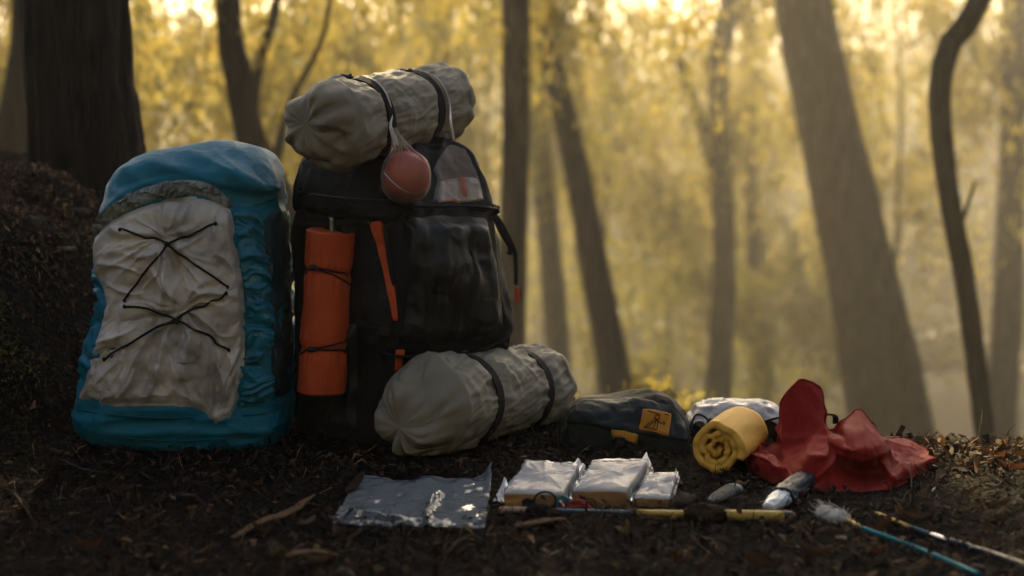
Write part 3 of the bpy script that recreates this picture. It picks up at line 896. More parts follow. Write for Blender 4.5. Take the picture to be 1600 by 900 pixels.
v, f, uv = patch(blue_bvh, [(150, 372), (165, 350), (205, 326), (255, 309), (310, 305), (362, 320)], [(362, 320), (370, 380), (382, 470), (382, 560), (376, 612), (372, 640)],
                 [(122, 622), (160, 634), (225, 634), (300, 638), (335, 668), (352, 662), (372, 640)], [(150, 372), (150, 430), (163, 478), (150, 530), (136, 575), (122, 622)], 130, 150, 0.006, panel_disp)
v[:, 1] -= creases(v, [((262, 382), (225, 335), .9), ((262, 382), (305, 322), 1), ((262, 384), (330, 372), .8), ((258, 386), (190, 395), .8), ((150, 405), (226, 432), .9), ((160, 440), (240, 452), .7), ((268, 400), (270, 470), 1), ((292, 420), (284, 480), .9), ((245, 420), (255, 478), .8),
                     ((340, 400), (376, 425), .8), ((300, 440), (378, 470), .8), ((215, 500), (150, 545), .8), ((235, 520), (205, 618), 1), ((258, 515), (240, 622), 1.1), ((275, 510), (276, 626), 1.0), ((298, 515), (308, 622), 1.1), ((322, 530), (340, 630), 1),
                     ((345, 520), (368, 600), .8), ((190, 545), (160, 605), .9), ((345, 560), (352, 640), .9), ((220, 560), (186, 622), .9), ((180, 340), (210, 372), .7), ((350, 330), (330, 365), .8)], 3.18, 0.0065, 0.017)
obj("front_panel", v, f, M_panel, bp)
v, f, uv = patch(blue_bvh, [(362, 322), (378, 320), (396, 326), (408, 338)], [(408, 338), (420, 430), (424, 520), (424, 620)], [(372, 642), (390, 636), (408, 630), (424, 620)],
                 [(362, 322), (370, 380), (383, 470), (383, 560), (372, 642)], 36, 170, 0.010, ruche(30, 0.013))
obj("gathered_side", v, f, M_ruche, bp)
def arch_disp(u, v, P):
    q = np.stack([u * 30 + vnoise(np.stack([u*9, v*3, u*0], 1)), v * 2.2, u*0 + 1.7], 1)
    return 0.012 * (ridge(q, 3, 0.55) - 0.9) + 0.006 * np.sin(v*math.pi)
v, f, uv = patch(blue_bvh, [(160, 340), (185, 315), (225, 293), (280, 281), (330, 288), (368, 322)], [(368, 322), (366, 326), (362, 330)], [(150, 374), (168, 350), (206, 328), (256, 310), (312, 306), (362, 330)],
                 [(160, 340), (152, 358), (150, 374)], 150, 22, 0.010, arch_disp)
obj("gathered_trim", v, f, M_trim, bp)
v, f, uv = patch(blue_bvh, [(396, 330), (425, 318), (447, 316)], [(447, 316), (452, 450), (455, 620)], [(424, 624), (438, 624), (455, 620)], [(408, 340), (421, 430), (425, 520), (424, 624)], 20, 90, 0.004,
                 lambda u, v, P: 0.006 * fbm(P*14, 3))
obj("side_panel", v, f, mat("shaded_blue_nylon", (0.006, 0.050, 0.075), 0.6, 0.25, noise=(8, 0.6, (0.025, 0.035, 0.035))), bp)  # the pack's blue darkened, putting the shade of its right side into the colour
fp_bvh = bvh_of(*(lambda o: ([Vector(p.co) + Vector(ORG[bp.name]) for p in o.data.vertices], [tuple(p.vertices) for p in o.data.polygons]))(bp.children[1] if bp.children[1].name.startswith("front") else [c for c in bp.children if c.name.startswith("front_panel")][0]))
for pts in ([(187, 360), (225, 368), (262, 382)], [(262, 382), (300, 366), (336, 350)], [(262, 382), (225, 425), (195, 470)], [(262, 382), (305, 412), (356, 449)],
            [(195, 479), (235, 483), (274, 497)], [(274, 497), (315, 478), (354, 459)], [(274, 497), (215, 530), (162, 561)], [(274, 497), (315, 520), (357, 547)]):
    cord_on(fp_bvh, pts, 0.0026, bp, off=0.004)
for (px, py) in ((187, 360), (336, 350), (195, 470), (356, 449), (195, 479), (354, 459), (162, 561), (357, 547)):
    a, nn = hit(fp_bvh, px, py); v, f = blob(a + nn*0.002, 0.0042, 8, px, 0.15, (.9, .7, 1.1)); obj("cord_loop", v, f, M_web, bp)
for (px, py) in ((262, 382), (274, 497)):
    a, nn = hit(fp_bvh, px, py); v, f = blob(a + nn*0.008, 0.006, 8, 3); obj("cord_knot", v, f, M_cord, bp)

M_seam = mat("blue_binding", (0.002, 0.10, 0.17), 0.7, 0.2, bump=(300, 0.6, 0.001))
for pts in ([(122, 640), (170, 648), (240, 652), (300, 652)], [(378, 650), (410, 646), (440, 634)], [(150, 676), (220, 686), (300, 688), (400, 680)], [(447, 318), (452, 430), (456, 560), (457, 650)], [(395, 322), (425, 312), (448, 308)]):
    cord_on(blue_bvh, pts, 0.0016, bp, "seam", M_seam, off=0.0008)

# ================================================================== the dark pack
dp = thing("dark_backpack", "large black trekking backpack with orange trim standing behind the rolls", "backpack", (-0.26, 3.38, 0.0))
YD = 3.38
rows = [(318, 470, 752, YD, 0.16, 3.4), (325, 455, 766, YD, 0.185, 3.6), (400, 451, 784, YD, 0.20, 3.8), (470, 450, 795, YD, 0.205, 4), (515, 451, 796, YD, 0.205, 4), (535, 452, 786, YD, 0.195, 4),
        (560, 453, 776, YD, 0.18, 4), (620, 453, 770, YD, 0.175, 3.8), (680, 458, 752, YD, 0.17, 3.6), (697, 478, 735, YD, 0.15, 3.2), (701, 500, 710, YD, 0.12, 3)]
V, F = loft(rows, n=150, up_n=110, yaw=R(-42))
N = vnormals(V, F)
V = V + N * (0.012 * fbm(V * 5, 3) + 0.015 * (ridge(V * np.array([6, 6, 4]) + 3, 3) - 0.9))[:, None]
V[:, 2] = np.maximum(V[:, 2], 0.004)
dark_bvh = bvh_of(V, F)
obj("body", V, F, M_black, dp)
rows = [(216, 585, 690, YD, 0.04, 2.6), (219, 545, 714, YD, 0.08, 2.8), (228, 505, 730, YD, 0.12, 3), (245, 478, 742, YD, 0.15, 3.2), (272, 464, 753, YD, 0.175, 3.4), (300, 459, 761, YD, 0.19, 3.6),
        (318, 458, 767, YD, 0.197, 3.6), (328, 462, 766, YD, 0.192, 3.6), (331, 476, 752, YD, 0.17, 3.4)]
V, F = loft(rows, n=150, up_n=70, yaw=R(-42))
N = vnormals(V, F)
V = V + N * (0.010 * fbm(V * 6, 3) + 0.015 * (ridge(V * np.array([7, 7, 5]) + 8, 3) - 0.9))[:, None]
lid_bvh = bvh_of(V, F)
lid = obj("lid", V, F, M_black, dp)
v, f, uv = patch(lid_bvh, [(676, 266), (684, 246), (702, 224), (728, 234)], [(728, 234), (743, 262), (752, 285), (758, 314)], [(674, 316), (705, 318), (730, 318), (758, 314)], [(676, 266), (682, 280), (678, 298), (674, 316)], 40, 44, 0.004,
                 lambda u, v, P: 0.004 * (ridge(P*22, 2) - 0.9))
obj("faded_panel", v, f, M_khaki2, dp)
v, f, uv = patch(lid_bvh, [(684, 284), (705, 279), (728, 278), (745, 279)], [(745, 279), (751, 298), (756, 313)], [(682, 319), (705, 319), (730, 317), (756, 313)], [(684, 284), (682, 300), (682, 319)], 40, 24, 0.009,
                 lambda u, v, P: 0.003 * (ridge(P*26, 2) - 0.9))
obj("print_label", v, f, M_print, dp)
# big front pocket, slightly glossier cloth
v, f, uv = patch(dark_bvh, [(622, 332), (670, 330), (720, 332), (764, 336)], [(764, 336), (782, 420), (794, 490), (792, 516)], [(612, 538), (660, 545), (720, 542), (792, 516)], [(622, 332), (628, 400), (624, 470), (612, 538)], 70, 80, 0.020,
                 lambda u, v, P: 0.013 * (ridge(P * np.array([8, 8, 5]), 3, .5) - 0.9) + 0.022 * np.sin(u*math.pi) ** .7 * np.sin(v*math.pi) ** .7, tuck=0.004, edge=0.16)
obj("front_pocket", v, f, M_black2, dp)
v, f, uv = patch(dark_bvh, [(577, 338), (586, 334), (598, 340)], [(598, 340), (606, 400), (619, 450), (622, 505)], [(616, 505), (619, 506), (622, 505)], [(577, 338), (590, 390), (604, 450), (616, 505)], 12, 50, 0.010, lambda u, v, P: 0.004 * fbm(P*20, 2))
obj("orange_trim", v, f, M_orange, dp)
v, f, uv = patch(dark_bvh, [(617, 546), (625, 545), (634, 546)], [(634, 546), (631, 560), (628, 576)], [(616, 582), (622, 580), (628, 576)], [(617, 546), (617, 562), (616, 582)], 8, 10, 0.012, None)
obj("orange_trim", v, f, M_orange, dp)
cord_on(dark_bvh, [(600, 328), (660, 326), (720, 325), (768, 328)], 0.0035, dp, "drawcord", off=0.014)
cord_on(dark_bvh, [(600, 545), (660, 548), (720, 545), (785, 524)], 0.004, dp, "compression_cord", M_web, off=0.02)
def buckle(px, py, Y, size, name="buckle", a=0.0):
    c = np.array(at(px, py, Y)); rt = rotz(a)
    b1 = box(c, (size, size*0.45, size*0.55), rt, size*0.2)
    b2 = box(c + rt @ np.array([size*1.15, 0, 0]), (size*0.35, size*0.4, size*0.75), rt, size*0.15)
    b3 = box(c + rt @ np.array([-size*1.1, 0, size*.1]), (size*0.3, size*0.35, size*0.7), rt, size*0.12)
    return join(b1, b2, b3)
v, f = buckle(757, 326, 3.36, 0.016, a=R(25)); bk = obj("buckle", v, f, M_buckle, dp, smooth=False)
v, f = blob(np.array(at(772, 328, 3.38)), 0.013, 10, 4, 0.35, (1.2, 1, 0.9)); obj("strap_bunch", v, f, M_web, dp)
def ribbon(path, w, th, n=40, up=(0, 1, 0)):
    return tube(path, w / 2, n, 8, flat=th / w, up=up)
v, f = ribbon([at(772, 334, 3.36), at(782, 360, 3.35), at(797, 386, 3.34), at(795, 398, 3.34)], 0.013, 0.002); obj("strap_tail", v, f, M_web, dp)
v, f = ribbon([at(776, 338, 3.37), at(792, 366, 3.37), at(804, 392, 3.37), at(806, 415, 3.37), at(806, 445, 3.37)], 0.010, 0.002); st = obj("strap_tail", v, f, M_web, dp)
c = np.array(at(808, 457, 3.37)); v, f = join(box(c, (0.006, 0.003, 0.014), None, 0.002), box(c - np.array([0, 0, .016]), (0.008, 0.004, 0.006), None, 0.002)); obj("orange_tip", v, f, M_orange, dp, smooth=False)
# webbing and bindings
for pts, w in (([(462, 352), (500, 350), (560, 346), (608, 344)], 0.008), ([(604, 352), (612, 410), (620, 470), (618, 530)], 0.006), ([(560, 500), (590, 512), (615, 520)], 0.007), ([(640, 332), (638, 400), (632, 470), (622, 535)], 0.003)):
    pp = resample([(*q, 0) for q in pts], 12); C = []
    for q in pp:
        a, nn = hit(dark_bvh, q[0], q[1]); C.append(a + nn * 0.006)
    v, f = tube(C, w, 40, 8, flat=0.3, up=(0, -1, 0)); obj("webbing_strap", v, f, M_web, dp)
for px, py in ((575, 346), (603, 516)):
    a, nn = hit(dark_bvh, px, py); v, f = box(a + nn*0.012, (0.014, 0.005, 0.010), rotz(R(-35)), 0.003); obj("buckle", v, f, M_buckle, dp, smooth=False)
cord_on(lid_bvh, [(468, 300), (520, 308), (590, 314), (650, 312)], 0.0022, dp, "zip", M_buckle, off=0.001)
# side release hook at the lower right
v, f = tube([at(778, 540, 3.36), at(784, 522, 3.35), at(792, 512, 3.36), at(796, 524, 3.37), at(793, 545, 3.37)], 0.004, 40, 7); obj("hook", v, f, M_buckle, dp)
v, f = buckle(782, 541, 3.35, 0.012, a=R(10)); obj("buckle", v, f, M_buckle, dp, smooth=False)
# shoulder straps and side pocket on the left flank
v, f, uv = patch(dark_bvh, [(462, 500), (500, 505), (560, 500)], [(560, 500), (562, 580), (560, 680)], [(462, 680), (500, 684), (560, 680)], [(462, 500), (458, 580), (462, 680)], 30, 40, 0.012,
                 lambda u, v, P: 0.006 * fbm(P*12, 3), edge=0.12)
obj("side_pocket", v, f, M_black2, dp)

# ================================================================== rolls
def bedroll(name, label, A, B, ra, rb, gather, straps, seed, mat_, loc, belly=0.0):
    """cloth roll from A to B; gather = centre of the pursed near end; straps = positions along it"""
    root = thing(name, label, "bedroll", loc)
    A = np.array(A); B = np.array(B); ax = B - A; L = np.linalg.norm(ax); Rm = frame(ax / L)
    nu, nv = 180, 190
    th = np.linspace(0, 2*math.pi, nu, endpoint=False)
    s = np.concatenate([np.linspace(-1, 0, 46, endpoint=False), np.linspace(0, 1, 110, endpoint=False), np.linspace(1, 2, nv - 156)])
    V = np.zeros((nv, nu, 3)); ga = (np.array(gather) - A) @ Rm if gather is not None else np.zeros(3)
    for k, t in enumerate(s):
        r0 = ra + (rb - ra) * np.clip(t, 0, 1)
        Q = np.stack([np.cos(th)*3 + seed, np.sin(th)*3, np.full(nu, t*3.0)], 1)
        lump = 1 + 0.05 * fbm(Q * 0.6, 2)
        if t < 0:                                                 # near end: dome pursed to a point
            e = -t; w = e * e * (3 - 2*e)
            rr = math.sqrt(max(0.0, 1 - e ** 1.7)) * (1 - 0.12*e)
            tw = th + 0.9*e*math.sin(seed*2) + 0.55*float(vnoise(np.array([[e*2.5 + seed, 0.3, 0.7]]))[0])
            cn = np.stack([np.cos(th)*1.5 + seed, np.sin(th)*1.5, np.full(nu, 1.0)], 1)
            pl = 0.9 * (ridge(np.stack([np.cos(tw)*0.95 + seed*3, np.sin(tw)*0.95, np.full(nu, 1.1*e)], 1), 2, .3) - .4) * (0.5 + 0.7*sst(-.5, .6, vnoise(cn*1.3))) + 0.25 * vnoise(np.stack([np.cos(th)*4 + seed, np.sin(th)*4, np.full(nu, e*2.5)], 1))
            dp_ = -0.80 * ra * math.sin(e * math.pi / 2) ** 1.2 + 0.30 * ra * pl * math.sin(math.pi * e ** 1.5)
            cy, cz = ga[1] * w * 0.9, ga[2] * w * 0.9
            rad = r0 * rr * lump * (1 - 0.10 * pl * math.sin(math.pi * e))
            x = dp_ - (ga[0] * 0 if gather is None else 0) * w
            V[k] = np.stack([np.full(nu, 0) + x, cy + rad*np.cos(th), cz + rad*np.sin(th)], 1)
        elif t > 1:
            e = t - 1; rr = math.sqrt(max(0, 1 - e*e)) if e < 1 else 0
            pl = np.sin(th * 9 + 2 * vnoise(np.stack([np.cos(th)*2, np.sin(th)*2, np.full(nu, 4.0 + seed)], 1)))
            rad = r0 * (rr ** 0.8) * lump * (1 + 0.05 * pl * math.sin(math.pi*e))
            V[k] = np.stack([np.full(nu, L + 0.42 * rb * math.sin(e*math.pi/2)), rad*np.cos(th), rad*np.sin(th)], 1)
        else:
            pinch = sum(0.10 * math.exp(-((t - q) * L / 0.022) ** 2) for q in straps)
            near = sum(math.exp(-((t - q) * L / 0.075) ** 2) for q in straps)
            # creases fan out from the straps, long slack folds between
            fa = ridge(np.stack([np.cos(th)*4.2 + seed, np.sin(th)*4.2, np.full(nu, t*L*9)], 1), 3) - 0.9
            fb = ridge(np.stack([np.cos(th + t*1.4)*2.2 + seed*2, np.sin(th + t*1.4)*2.2, np.full(nu, t*L*4)], 1), 3, 0.55) - 0.9
            fc = ridge(np.stack([np.cos(th)*1.5 + seed*2, np.sin(th)*1.5 + t*3, t*L*22 + 2.4*np.cos(th*1.0)], 1), 2) - 0.9
            off_ = 1 - sum(math.exp(-((t - q) * L / 0.020) ** 2) for q in straps)
            rad = r0 * lump * (1 - pinch) * (1 + off_ * (0.055*fa*near + 0.060*fb + 0.026*fc))
            V[k] = np.stack([np.full(nu, t*L), rad*np.cos(th), rad*np.sin(th)], 1)
    # ease the joins of the ends
    V[44:49] = np.linspace(0, 1, 5)[:, None, None] * V[48] + (1 - np.linspace(0, 1, 5))[:, None, None] * V[44]
    P = V.reshape(-1, 3) @ Rm.T + A
    F = [q[::-1] for q in grid_faces(nu, nv, True)]
    P[:, 2] = np.maximum(P[:, 2], belly) if belly is not None else P[:, 2]
    cloth = obj("cloth", P, F, mat_, root)
    bv = bvh_of(P, F)
    for q in straps:
        ring = []
        k = 46 + int(q * 109)
        for j in range(0, nu, 4):
            p = V[k, j].copy(); rr = np.hypot(p[1], p[2])
            sm = np.mean([np.hypot(*V[k + dk, (j + dj) % nu, 1:]) for dk in (-2, 0, 2) for dj in range(-18, 19, 6)]); g = (max(rr, sm) * 0.3 + sm * 0.7 + 0.003) / rr
            ring.append(np.array([p[0], p[1]*g, p[2]*g]) @ Rm.T + A)
        ring = np.array(ring)
        m = len(ring); W = 0.0125; T = 0.002; VV = []
        cen = ring.mean(0)
        for p in ring:
            o = (p - cen) / np.linalg.norm(p - cen); a = ax / L
            for (i, j) in ((-1, -1), (1, -1), (1, 1), (-1, 1)): VV.append(p + a*W*i + o*T*j)
        FF = []
        for i in range(m):
            i2 = (i + 1) % m
            for j in range(4): FF.append((i*4 + j, i*4 + (j+1) % 4, i2*4 + (j+1) % 4, i2*4 + j))
        VV = np.array(VV)
        if belly is not None: VV[:, 2] = np.maximum(VV[:, 2], belly * 0.5)
        so = obj("strap", VV, FF, M_web, root, smooth=False)
    return root, bv, V, Rm, A, L

UA, UB = at(518, 196, 3.14), at(688, 160, 3.50)
uroll, u_bvh, UV_, URm, UA_, UL = bedroll("bedroll", "grey khaki roll strapped on top of the dark backpack", UA, UB, 0.098, 0.094, at(462, 196, 3.05), (0.24, 0.72), 2.3, M_khaki, at(600, 250, 3.3), belly=None)
LA, LB = at(671, 633, 3.11), at(838, 604, 3.50)
lroll, l_bvh, LV_, LRm, LA_, LL = bedroll("bedroll", "grey khaki roll with two black straps lying on the ground before the dark backpack", LA, LB, 0.112, 0.104, at(612, 674, 3.02), (0.30, 0.80), 5.1, M_khaki, (LA.x, LA.y, 0.0), belly=0.003)
# buckles and string knots on the upper roll
for (px, py, Y) in ((538, 121, 3.22), (632, 112, 3.38)):
    c = np.array(at(px, py, Y))
    v, f = join(blob(c, 0.011, 9, px, 0.3, (1.5, 1, 0.7)), blob(c + np.array([.013, 0, .001]), 0.007, 8, px + 1, 0.3), blob(c - np.array([.012, 0, .002]), 0.006, 8, px + 2, 0.3))
    obj("buckle", v, f, M_buckle, uroll)
    v, f = tube([at(px - 22, py + 2, Y), at(px - 12, py - 2, Y - .01), at(px - 2, py + 2, Y)], 0.004, 16, 6); obj("string_knot", v, f, M_white_cord, uroll)

# ------------------------------------------------------------------ orange roll tied to the dark pack
a_, n_ = hit(dark_bvh, 510, 490)
YO = a_[1] - 0.050
oroll = thing("tent_roll", "orange rolled tube tied upright to the side of the dark backpack", "roll", at(503, 620, YO))
T0, B0 = np.array(at(516.5, 362, YO)), np.array(at(503, 612, YO))
ro = 37.5 / FPX * YO
nu, nv = 90, 90
Rm = frame(B0 - T0, (0, -1, 0)); L = np.linalg.norm(B0 - T0)
V = []
for k in range(nv):
    t = k / (nv - 1)
    for j in range(nu):
        th = 2*math.pi*j/nu
        q = np.array([[math.cos(th)*2.2, math.sin(th)*2.2, t*5]])
        pin = sum(math.exp(-((t - s) / 0.03) ** 2) for s in (0.24, 0.72)); nr = sum(math.exp(-((t - s) / 0.10) ** 2) for s in (0.24, 0.72))
        r = ro * (1 - 0.11*pin + 0.035*fbm(q, 2)[0] + 0.07*nr*(ridge(q*np.array([[2.2, 2.2, .5]]), 2)[0] - .9))
        sh = math.cos(th) * 0
        V.append(T0 + Rm @ np.array([t*L + 0.003*math.sin(th + .8)*(1 - 2*t), r*math.cos(th), r*math.sin(th)]))
V = np.array(V)
F = [q[::-1] for q in grid_faces(nu, nv, True)]
# rolled ends: inward lips
for ringi, sg in ((0, -1), (nv - 1, 1)):
    prev = ringi * nu
    for (fr, dz) in ((0.90, 0.003), (0.6, -0.004), (0.3, 0.002), (0.02, -0.004)):
        base = len(V); cen = V[ringi*nu:(ringi+1)*nu].mean(0)
        ring = cen + (V[ringi*nu:(ringi+1)*nu] - cen) * fr + (B0 - T0)/L * sg * dz
        V = np.vstack([V, ring])
        for j in range(nu):
            q = (prev + j, prev + (j+1) % nu, base + (j+1) % nu, base + j); F.append(q if sg < 0 else q[::-1])
        prev = base
obj("roll", V, F, M_orange, oroll)
o_bvh = bvh_of(V, F)
v, f = tube([at(519, 366, YO), at(518.5, 340, YO)], 0.0065, 8, 12); obj("pole_end", v, f, M_metal, oroll)
for (ty, ends) in ((417, ((549, 430), (549, 446))), (545, ((546, 531), (546, 548)))):
    tx = 492 if ty == 417 else 487
    for e in ends:
        cord_on(o_bvh, [(tx, ty), ((tx + e[0]) / 2, ty*0.55 + e[1]*0.45), e], 0.0022, oroll, "cord", off=0.002)
    cord_on(o_bvh, [(tx, ty), (tx - 9, ty + 3), (tx - 15, ty + 9)], 0.0022, oroll, "cord", off=0.002)
    a, nn = hit(o_bvh, tx, ty)
    v, f = blob(a + nn*0.006, 0.008, 10, ty, 0.1, (1.5, 0.9, 0.85)); obj("cord_toggle", v, f, M_buckle, oroll)

# ------------------------------------------------------------------ red ball hanging in a clear bag
a_, n_ = hit(lid_bvh, 640, 285)
YB = a_[1] - 0.062
M_ball = mat("red_ball_skin", (0.62, 0.10, 0.045), 0.3, 0.5, noise=(5, 0.6, (0.70, 0.18, 0.09)), bump=(90, 0.15, 0.002))
M_ballfilm = film("ball_bag_film", (0.97, 0.95, 0.93), 0.92, 0.2, (90, 0.6, 0.004), (0.8, 0.76, 0.72))
bc = np.array(at(634, 276, YB))
ball = thing("hanging_ball", "red ball in a twisted clear plastic bag hanging from the upper roll", "ball", tuple(bc - np.array([0, 0, .06])))
v, f = blob(bc, 0.0525, 26, 1, 0.02, (0.97, 0.97, 1.08)); obj("ball", v, f, M_ball, ball)
# bag: film over the ball drawn up into a neck
prof = [(-0.060, 0.003), (-0.058, 0.016), (-0.050, 0.034), (-0.035, 0.047), (-0.012, 0.0535), (0.012, 0.0535), (0.034, 0.047), (0.048, 0.034), (0.060, 0.022), (0.075, 0.014), (0.092, 0.0085), (0.108, 0.0055)]
pr = resample([(a, b, 0) for a, b in prof], 60)[:, :2]; nu = 80
V = []
nk = np.array(at(613, 206, YB + 0.004)) - bc
for k, (z_, r_) in enumerate(pr):
    w = max(0, (z_ - 0.045) / 0.063)
    for j in range(nu):
        th = 2*math.pi*j/nu
        q = np.array([[math.cos(th)*3, math.sin(th)*3, z_*18]])
        pl = math.sin(th*11 + w*5 + 2*vnoise(q)[0])
        r = (r_ + 0.0012) * (1 + (0.02 + 0.16 * sst(0.035, 0.07, z_)) * pl + 0.015*fbm(q*2, 2)[0])
        V.append(bc + np.array([r*math.cos(th), r*math.sin(th), z_]) + np.array([nk[0], nk[1], 0]) * w)
v, f = np.array(V), [q[::-1] for q in grid_faces(nu, 60, True)]
f = [q[::-1] for q in f]
obj("bag", v, f, M_ballfilm, ball)
# bag seam that runs across the ball
C = []
for t in np.linspace(0, 1, 24):
    px = 600 + 68*t; py = 270 + 34*math.sin(t*2.2) - 2*t
    d = ray(px, py).normalized(); o = CAMP - Vector(bc); b_ = o.dot(d); cc = o.dot(o) - 0.0560**2; disc = b_*b_ - cc
    if disc > 0: C.append(np.array(CAMP + d * (-b_ - math.sqrt(disc))))
v, f = tube(C, 0.0016, 40, 6); obj("bag_seam", v, f, M_white_cord, ball)
def on_roll(pts, off=0.006):
    return [np.array(hit(u_bvh, x, y)[0]) + np.array(hit(u_bvh, x, y)[1]) * off for x, y in pts]
path = on_roll([(562, 121), (588, 131), (603, 152), (609, 178)], 0.005) + [np.array(at(610, 196, YB + 0.01)), np.array(at(614, 212, YB + 0.004)), np.array(at(618, 228, YB))]
v, f = tube(path, [0.0018, 0.002, 0.002, 0.0024, 0.0036, 0.007], 60, 8); obj("string", v, f, M_white_cord, ball)
path = on_roll([(656, 113), (680, 123), (695, 142), (701, 165)], 0.005) + [np.array(at(704, 190, 3.28)), np.array(at(709, 219, 3.29))]
s2 = thing("string", "white plastic string hanging down beside the far strap of the upper roll", "string", tuple(path[-1]))
v, f = tube(path, [0.0018, 0.002, 0.002, 0.0026, 0.004], 60, 8); obj("strand", v, f, M_white_cord, s2)

# ================================================================== small gear on the ground
def plane_px(px, py, z):
    d = ray(px, py); return np.array(CAMP + d * ((z - CAM_H) / d.z))

def lay(px, py, up=0.0):
    """a point lying on the ground under a photograph pixel, raised a little"""
    p = ground_px(px, py); return np.array([p.x, p.y, p.z + up])

M_pouch = mat("dark_green_nylon", (0.008, 0.012, 0.009), 0.65, 0.2, noise=(10, 0.6, (0.012, 0.016, 0.012)), bump=(40, 0.4, 0.008), weave=(420, 0.3))
M_flap = mat("dark_teal_nylon", (0.007, 0.018, 0.020), 0.55, 0.28, noise=(9, 0.6, (0.012, 0.025, 0.026)), bump=(36, 0.45, 0.009))
M_badge = mat("yellow_badge", (0.56, 0.27, 0.025), 0.65, 0.3, noise=(60, 0.4, (0.46, 0.20, 0.02)), weave=(900, 0.4))
M_thread = mat("black_thread", (0.03, 0.022, 0.012), 0.8, 0.2)
M_yellow = mat("yellow_foam", (0.88, 0.53, 0.09), 0.65, 0.3, noise=(20, 0.4, (0.80, 0.44, 0.06)), bump=(140, 0.35, 0.003))
M_red = mat("red_coated_cloth", (0.27, 0.011, 0.008), 0.65, 0.12, noise=(6, 0.5, (0.20, 0.008, 0.006)), bump=(60, 0.3, 0.005), crinkle=(12, 0.3, 0.008), weave=(500, 0.2))
M_paper = mat("white_paper", (0.78, 0.76, 0.71), 0.8, 0.2, noise=(9, 0.25, (0.70, 0.66, 0.58)))
M_edge_glow = mat("paper_edge_glow_tint", (0.64, 0.38, 0.14), 0.85, 0.15, noise=(30, 0.5, (0.32, 0.18, 0.07)))  # tan front edges; warm glow through the sheets is put into this colour
M_film = film("wrapper_film", (0.985, 0.985, 0.98), 0.97, 0.22, (50, 0.45, 0.004))
M_bagfilm = film("zip_bag_film", (0.86, 0.89, 0.91), 0.95, 0.07, (9, 0.18, 0.012), (0.16, 0.19, 0.21), 1.27)
M_whitebag = film("milky_bag_film", (0.9, 0.92, 0.92), 0.28, 0.25, (45, 0.7, 0.008), (0.62, 0.64, 0.64))
M_teal = mat("teal_paint", (0.006, 0.26, 0.33), 0.5, 0.25)
M_navy = mat("navy_paint", (0.006, 0.025, 0.05), 0.45, 0.25)
M_blue_pole = mat("blue_paint", (0.03, 0.13, 0.20), 0.3, 0.5)
M_yel_pole = mat("yellow_paint", (0.66, 0.46, 0.10), 0.45, 0.4, noise=(40, 0.5, (0.50, 0.34, 0.08)))
M_pale = mat("pale_wood", (0.55, 0.42, 0.30), 0.6, 0.3, noise=(50, 0.7, (0.40, 0.22, 0.14)))
M_silver = mat("silver_ferrule", (0.75, 0.74, 0.70), 0.18, 0.5, metal=1.0)
M_redcord = mat("red_cord", (0.42, 0.045, 0.025), 0.6, 0.3, bump=(300, 0.6, 0.001))
M_bristle = mat("white_bristle", (0.60, 0.60, 0.57), 0.8, 0.2, noise=(80, 0.5, (0.42, 0.42, 0.40)))
M_slate = mat("grey_plastic", (0.07, 0.08, 0.08), 0.6, 0.12, noise=(30, 0.5, (0.045, 0.05, 0.05)))
M_stone = mat("stone", (0.085, 0.065, 0.048), 0.85, 0.15, noise=(25, 0.7, (0.05, 0.038, 0.028)), bump=(60, 0.7, 0.006))
M_clod = mat("earth_clod", (0.035, 0.024, 0.015), 0.95, 0.1, noise=(40, 0.7, (0.07, 0.045, 0.025)), bump=(80, 0.9, 0.01))
M_dkfilm = mat("navy_shiny_film", (0.006, 0.020, 0.036), 0.42, 0.15, bump=(40, 0.25, 0.005))
M_whfilm = mat("pale_blue_film", (0.55, 0.66, 0.72), 0.2, 0.6, bump=(60, 0.5, 0.006))

# ------------------------------------------------------------------ dark pouch with the yellow badge
YP = 3.24
pouch = thing("pouch", "dark green pouch with a yellow square badge lying beside the lower roll", "pouch", tuple(at(975, 718, YP)))
rows = [(618, 922, 1030, YP, 0.03, 2.6), (622, 905, 1046, YP, 0.06, 2.8), (634, 892, 1062, YP, 0.085, 3.0), (655, 878, 1076, YP, 0.105, 3), (683, 871, 1084, YP, 0.12, 3.2), (703, 878, 1080, YP, 0.118, 3.2), (714, 900, 1062, YP, 0.09, 3)]
V, F = loft(rows, n=110, up_n=60)
N = vnormals(V, F)
V = V + N * (0.007 * fbm(V * 9, 3) + 0.007 * (ridge(V * np.array([9, 9, 12]) + 5, 3) - 0.9))[:, None]
pouch_bvh = bvh_of(V, F)
obj("body", V, F, M_pouch, pouch)
v, f, uv = patch(pouch_bvh, [(905, 627), (950, 622), (1005, 624), (1052, 634)], [(1052, 634), (1070, 652), (1079, 676), (1080, 694)], [(876, 660), (940, 671), (1010, 684), (1080, 694)], [(905, 627), (890, 640), (876, 660)], 80, 34, 0.007,
                 lambda u, v, P: 0.009 * (ridge(P * np.array([14, 10, 9]), 3) - 0.9), edge=0.08)
fl = obj("flap", v, f, M_flap, pouch)
flap_bvh = bvh_of(v, f)
v, f, uv = patch(flap_bvh, [(1004, 638), (1026, 640), (1050, 646)], [(1050, 646), (1048, 664), (1045, 682)], [(997, 671), (1020, 675), (1045, 682)], [(1004, 638), (1001, 655), (997, 671)], 20, 16, 0.004, None, tuck=0.001, edge=0.07)
badge = obj("badge", v, f, M_badge, fl)
badge_bvh = bvh_of(v, f)
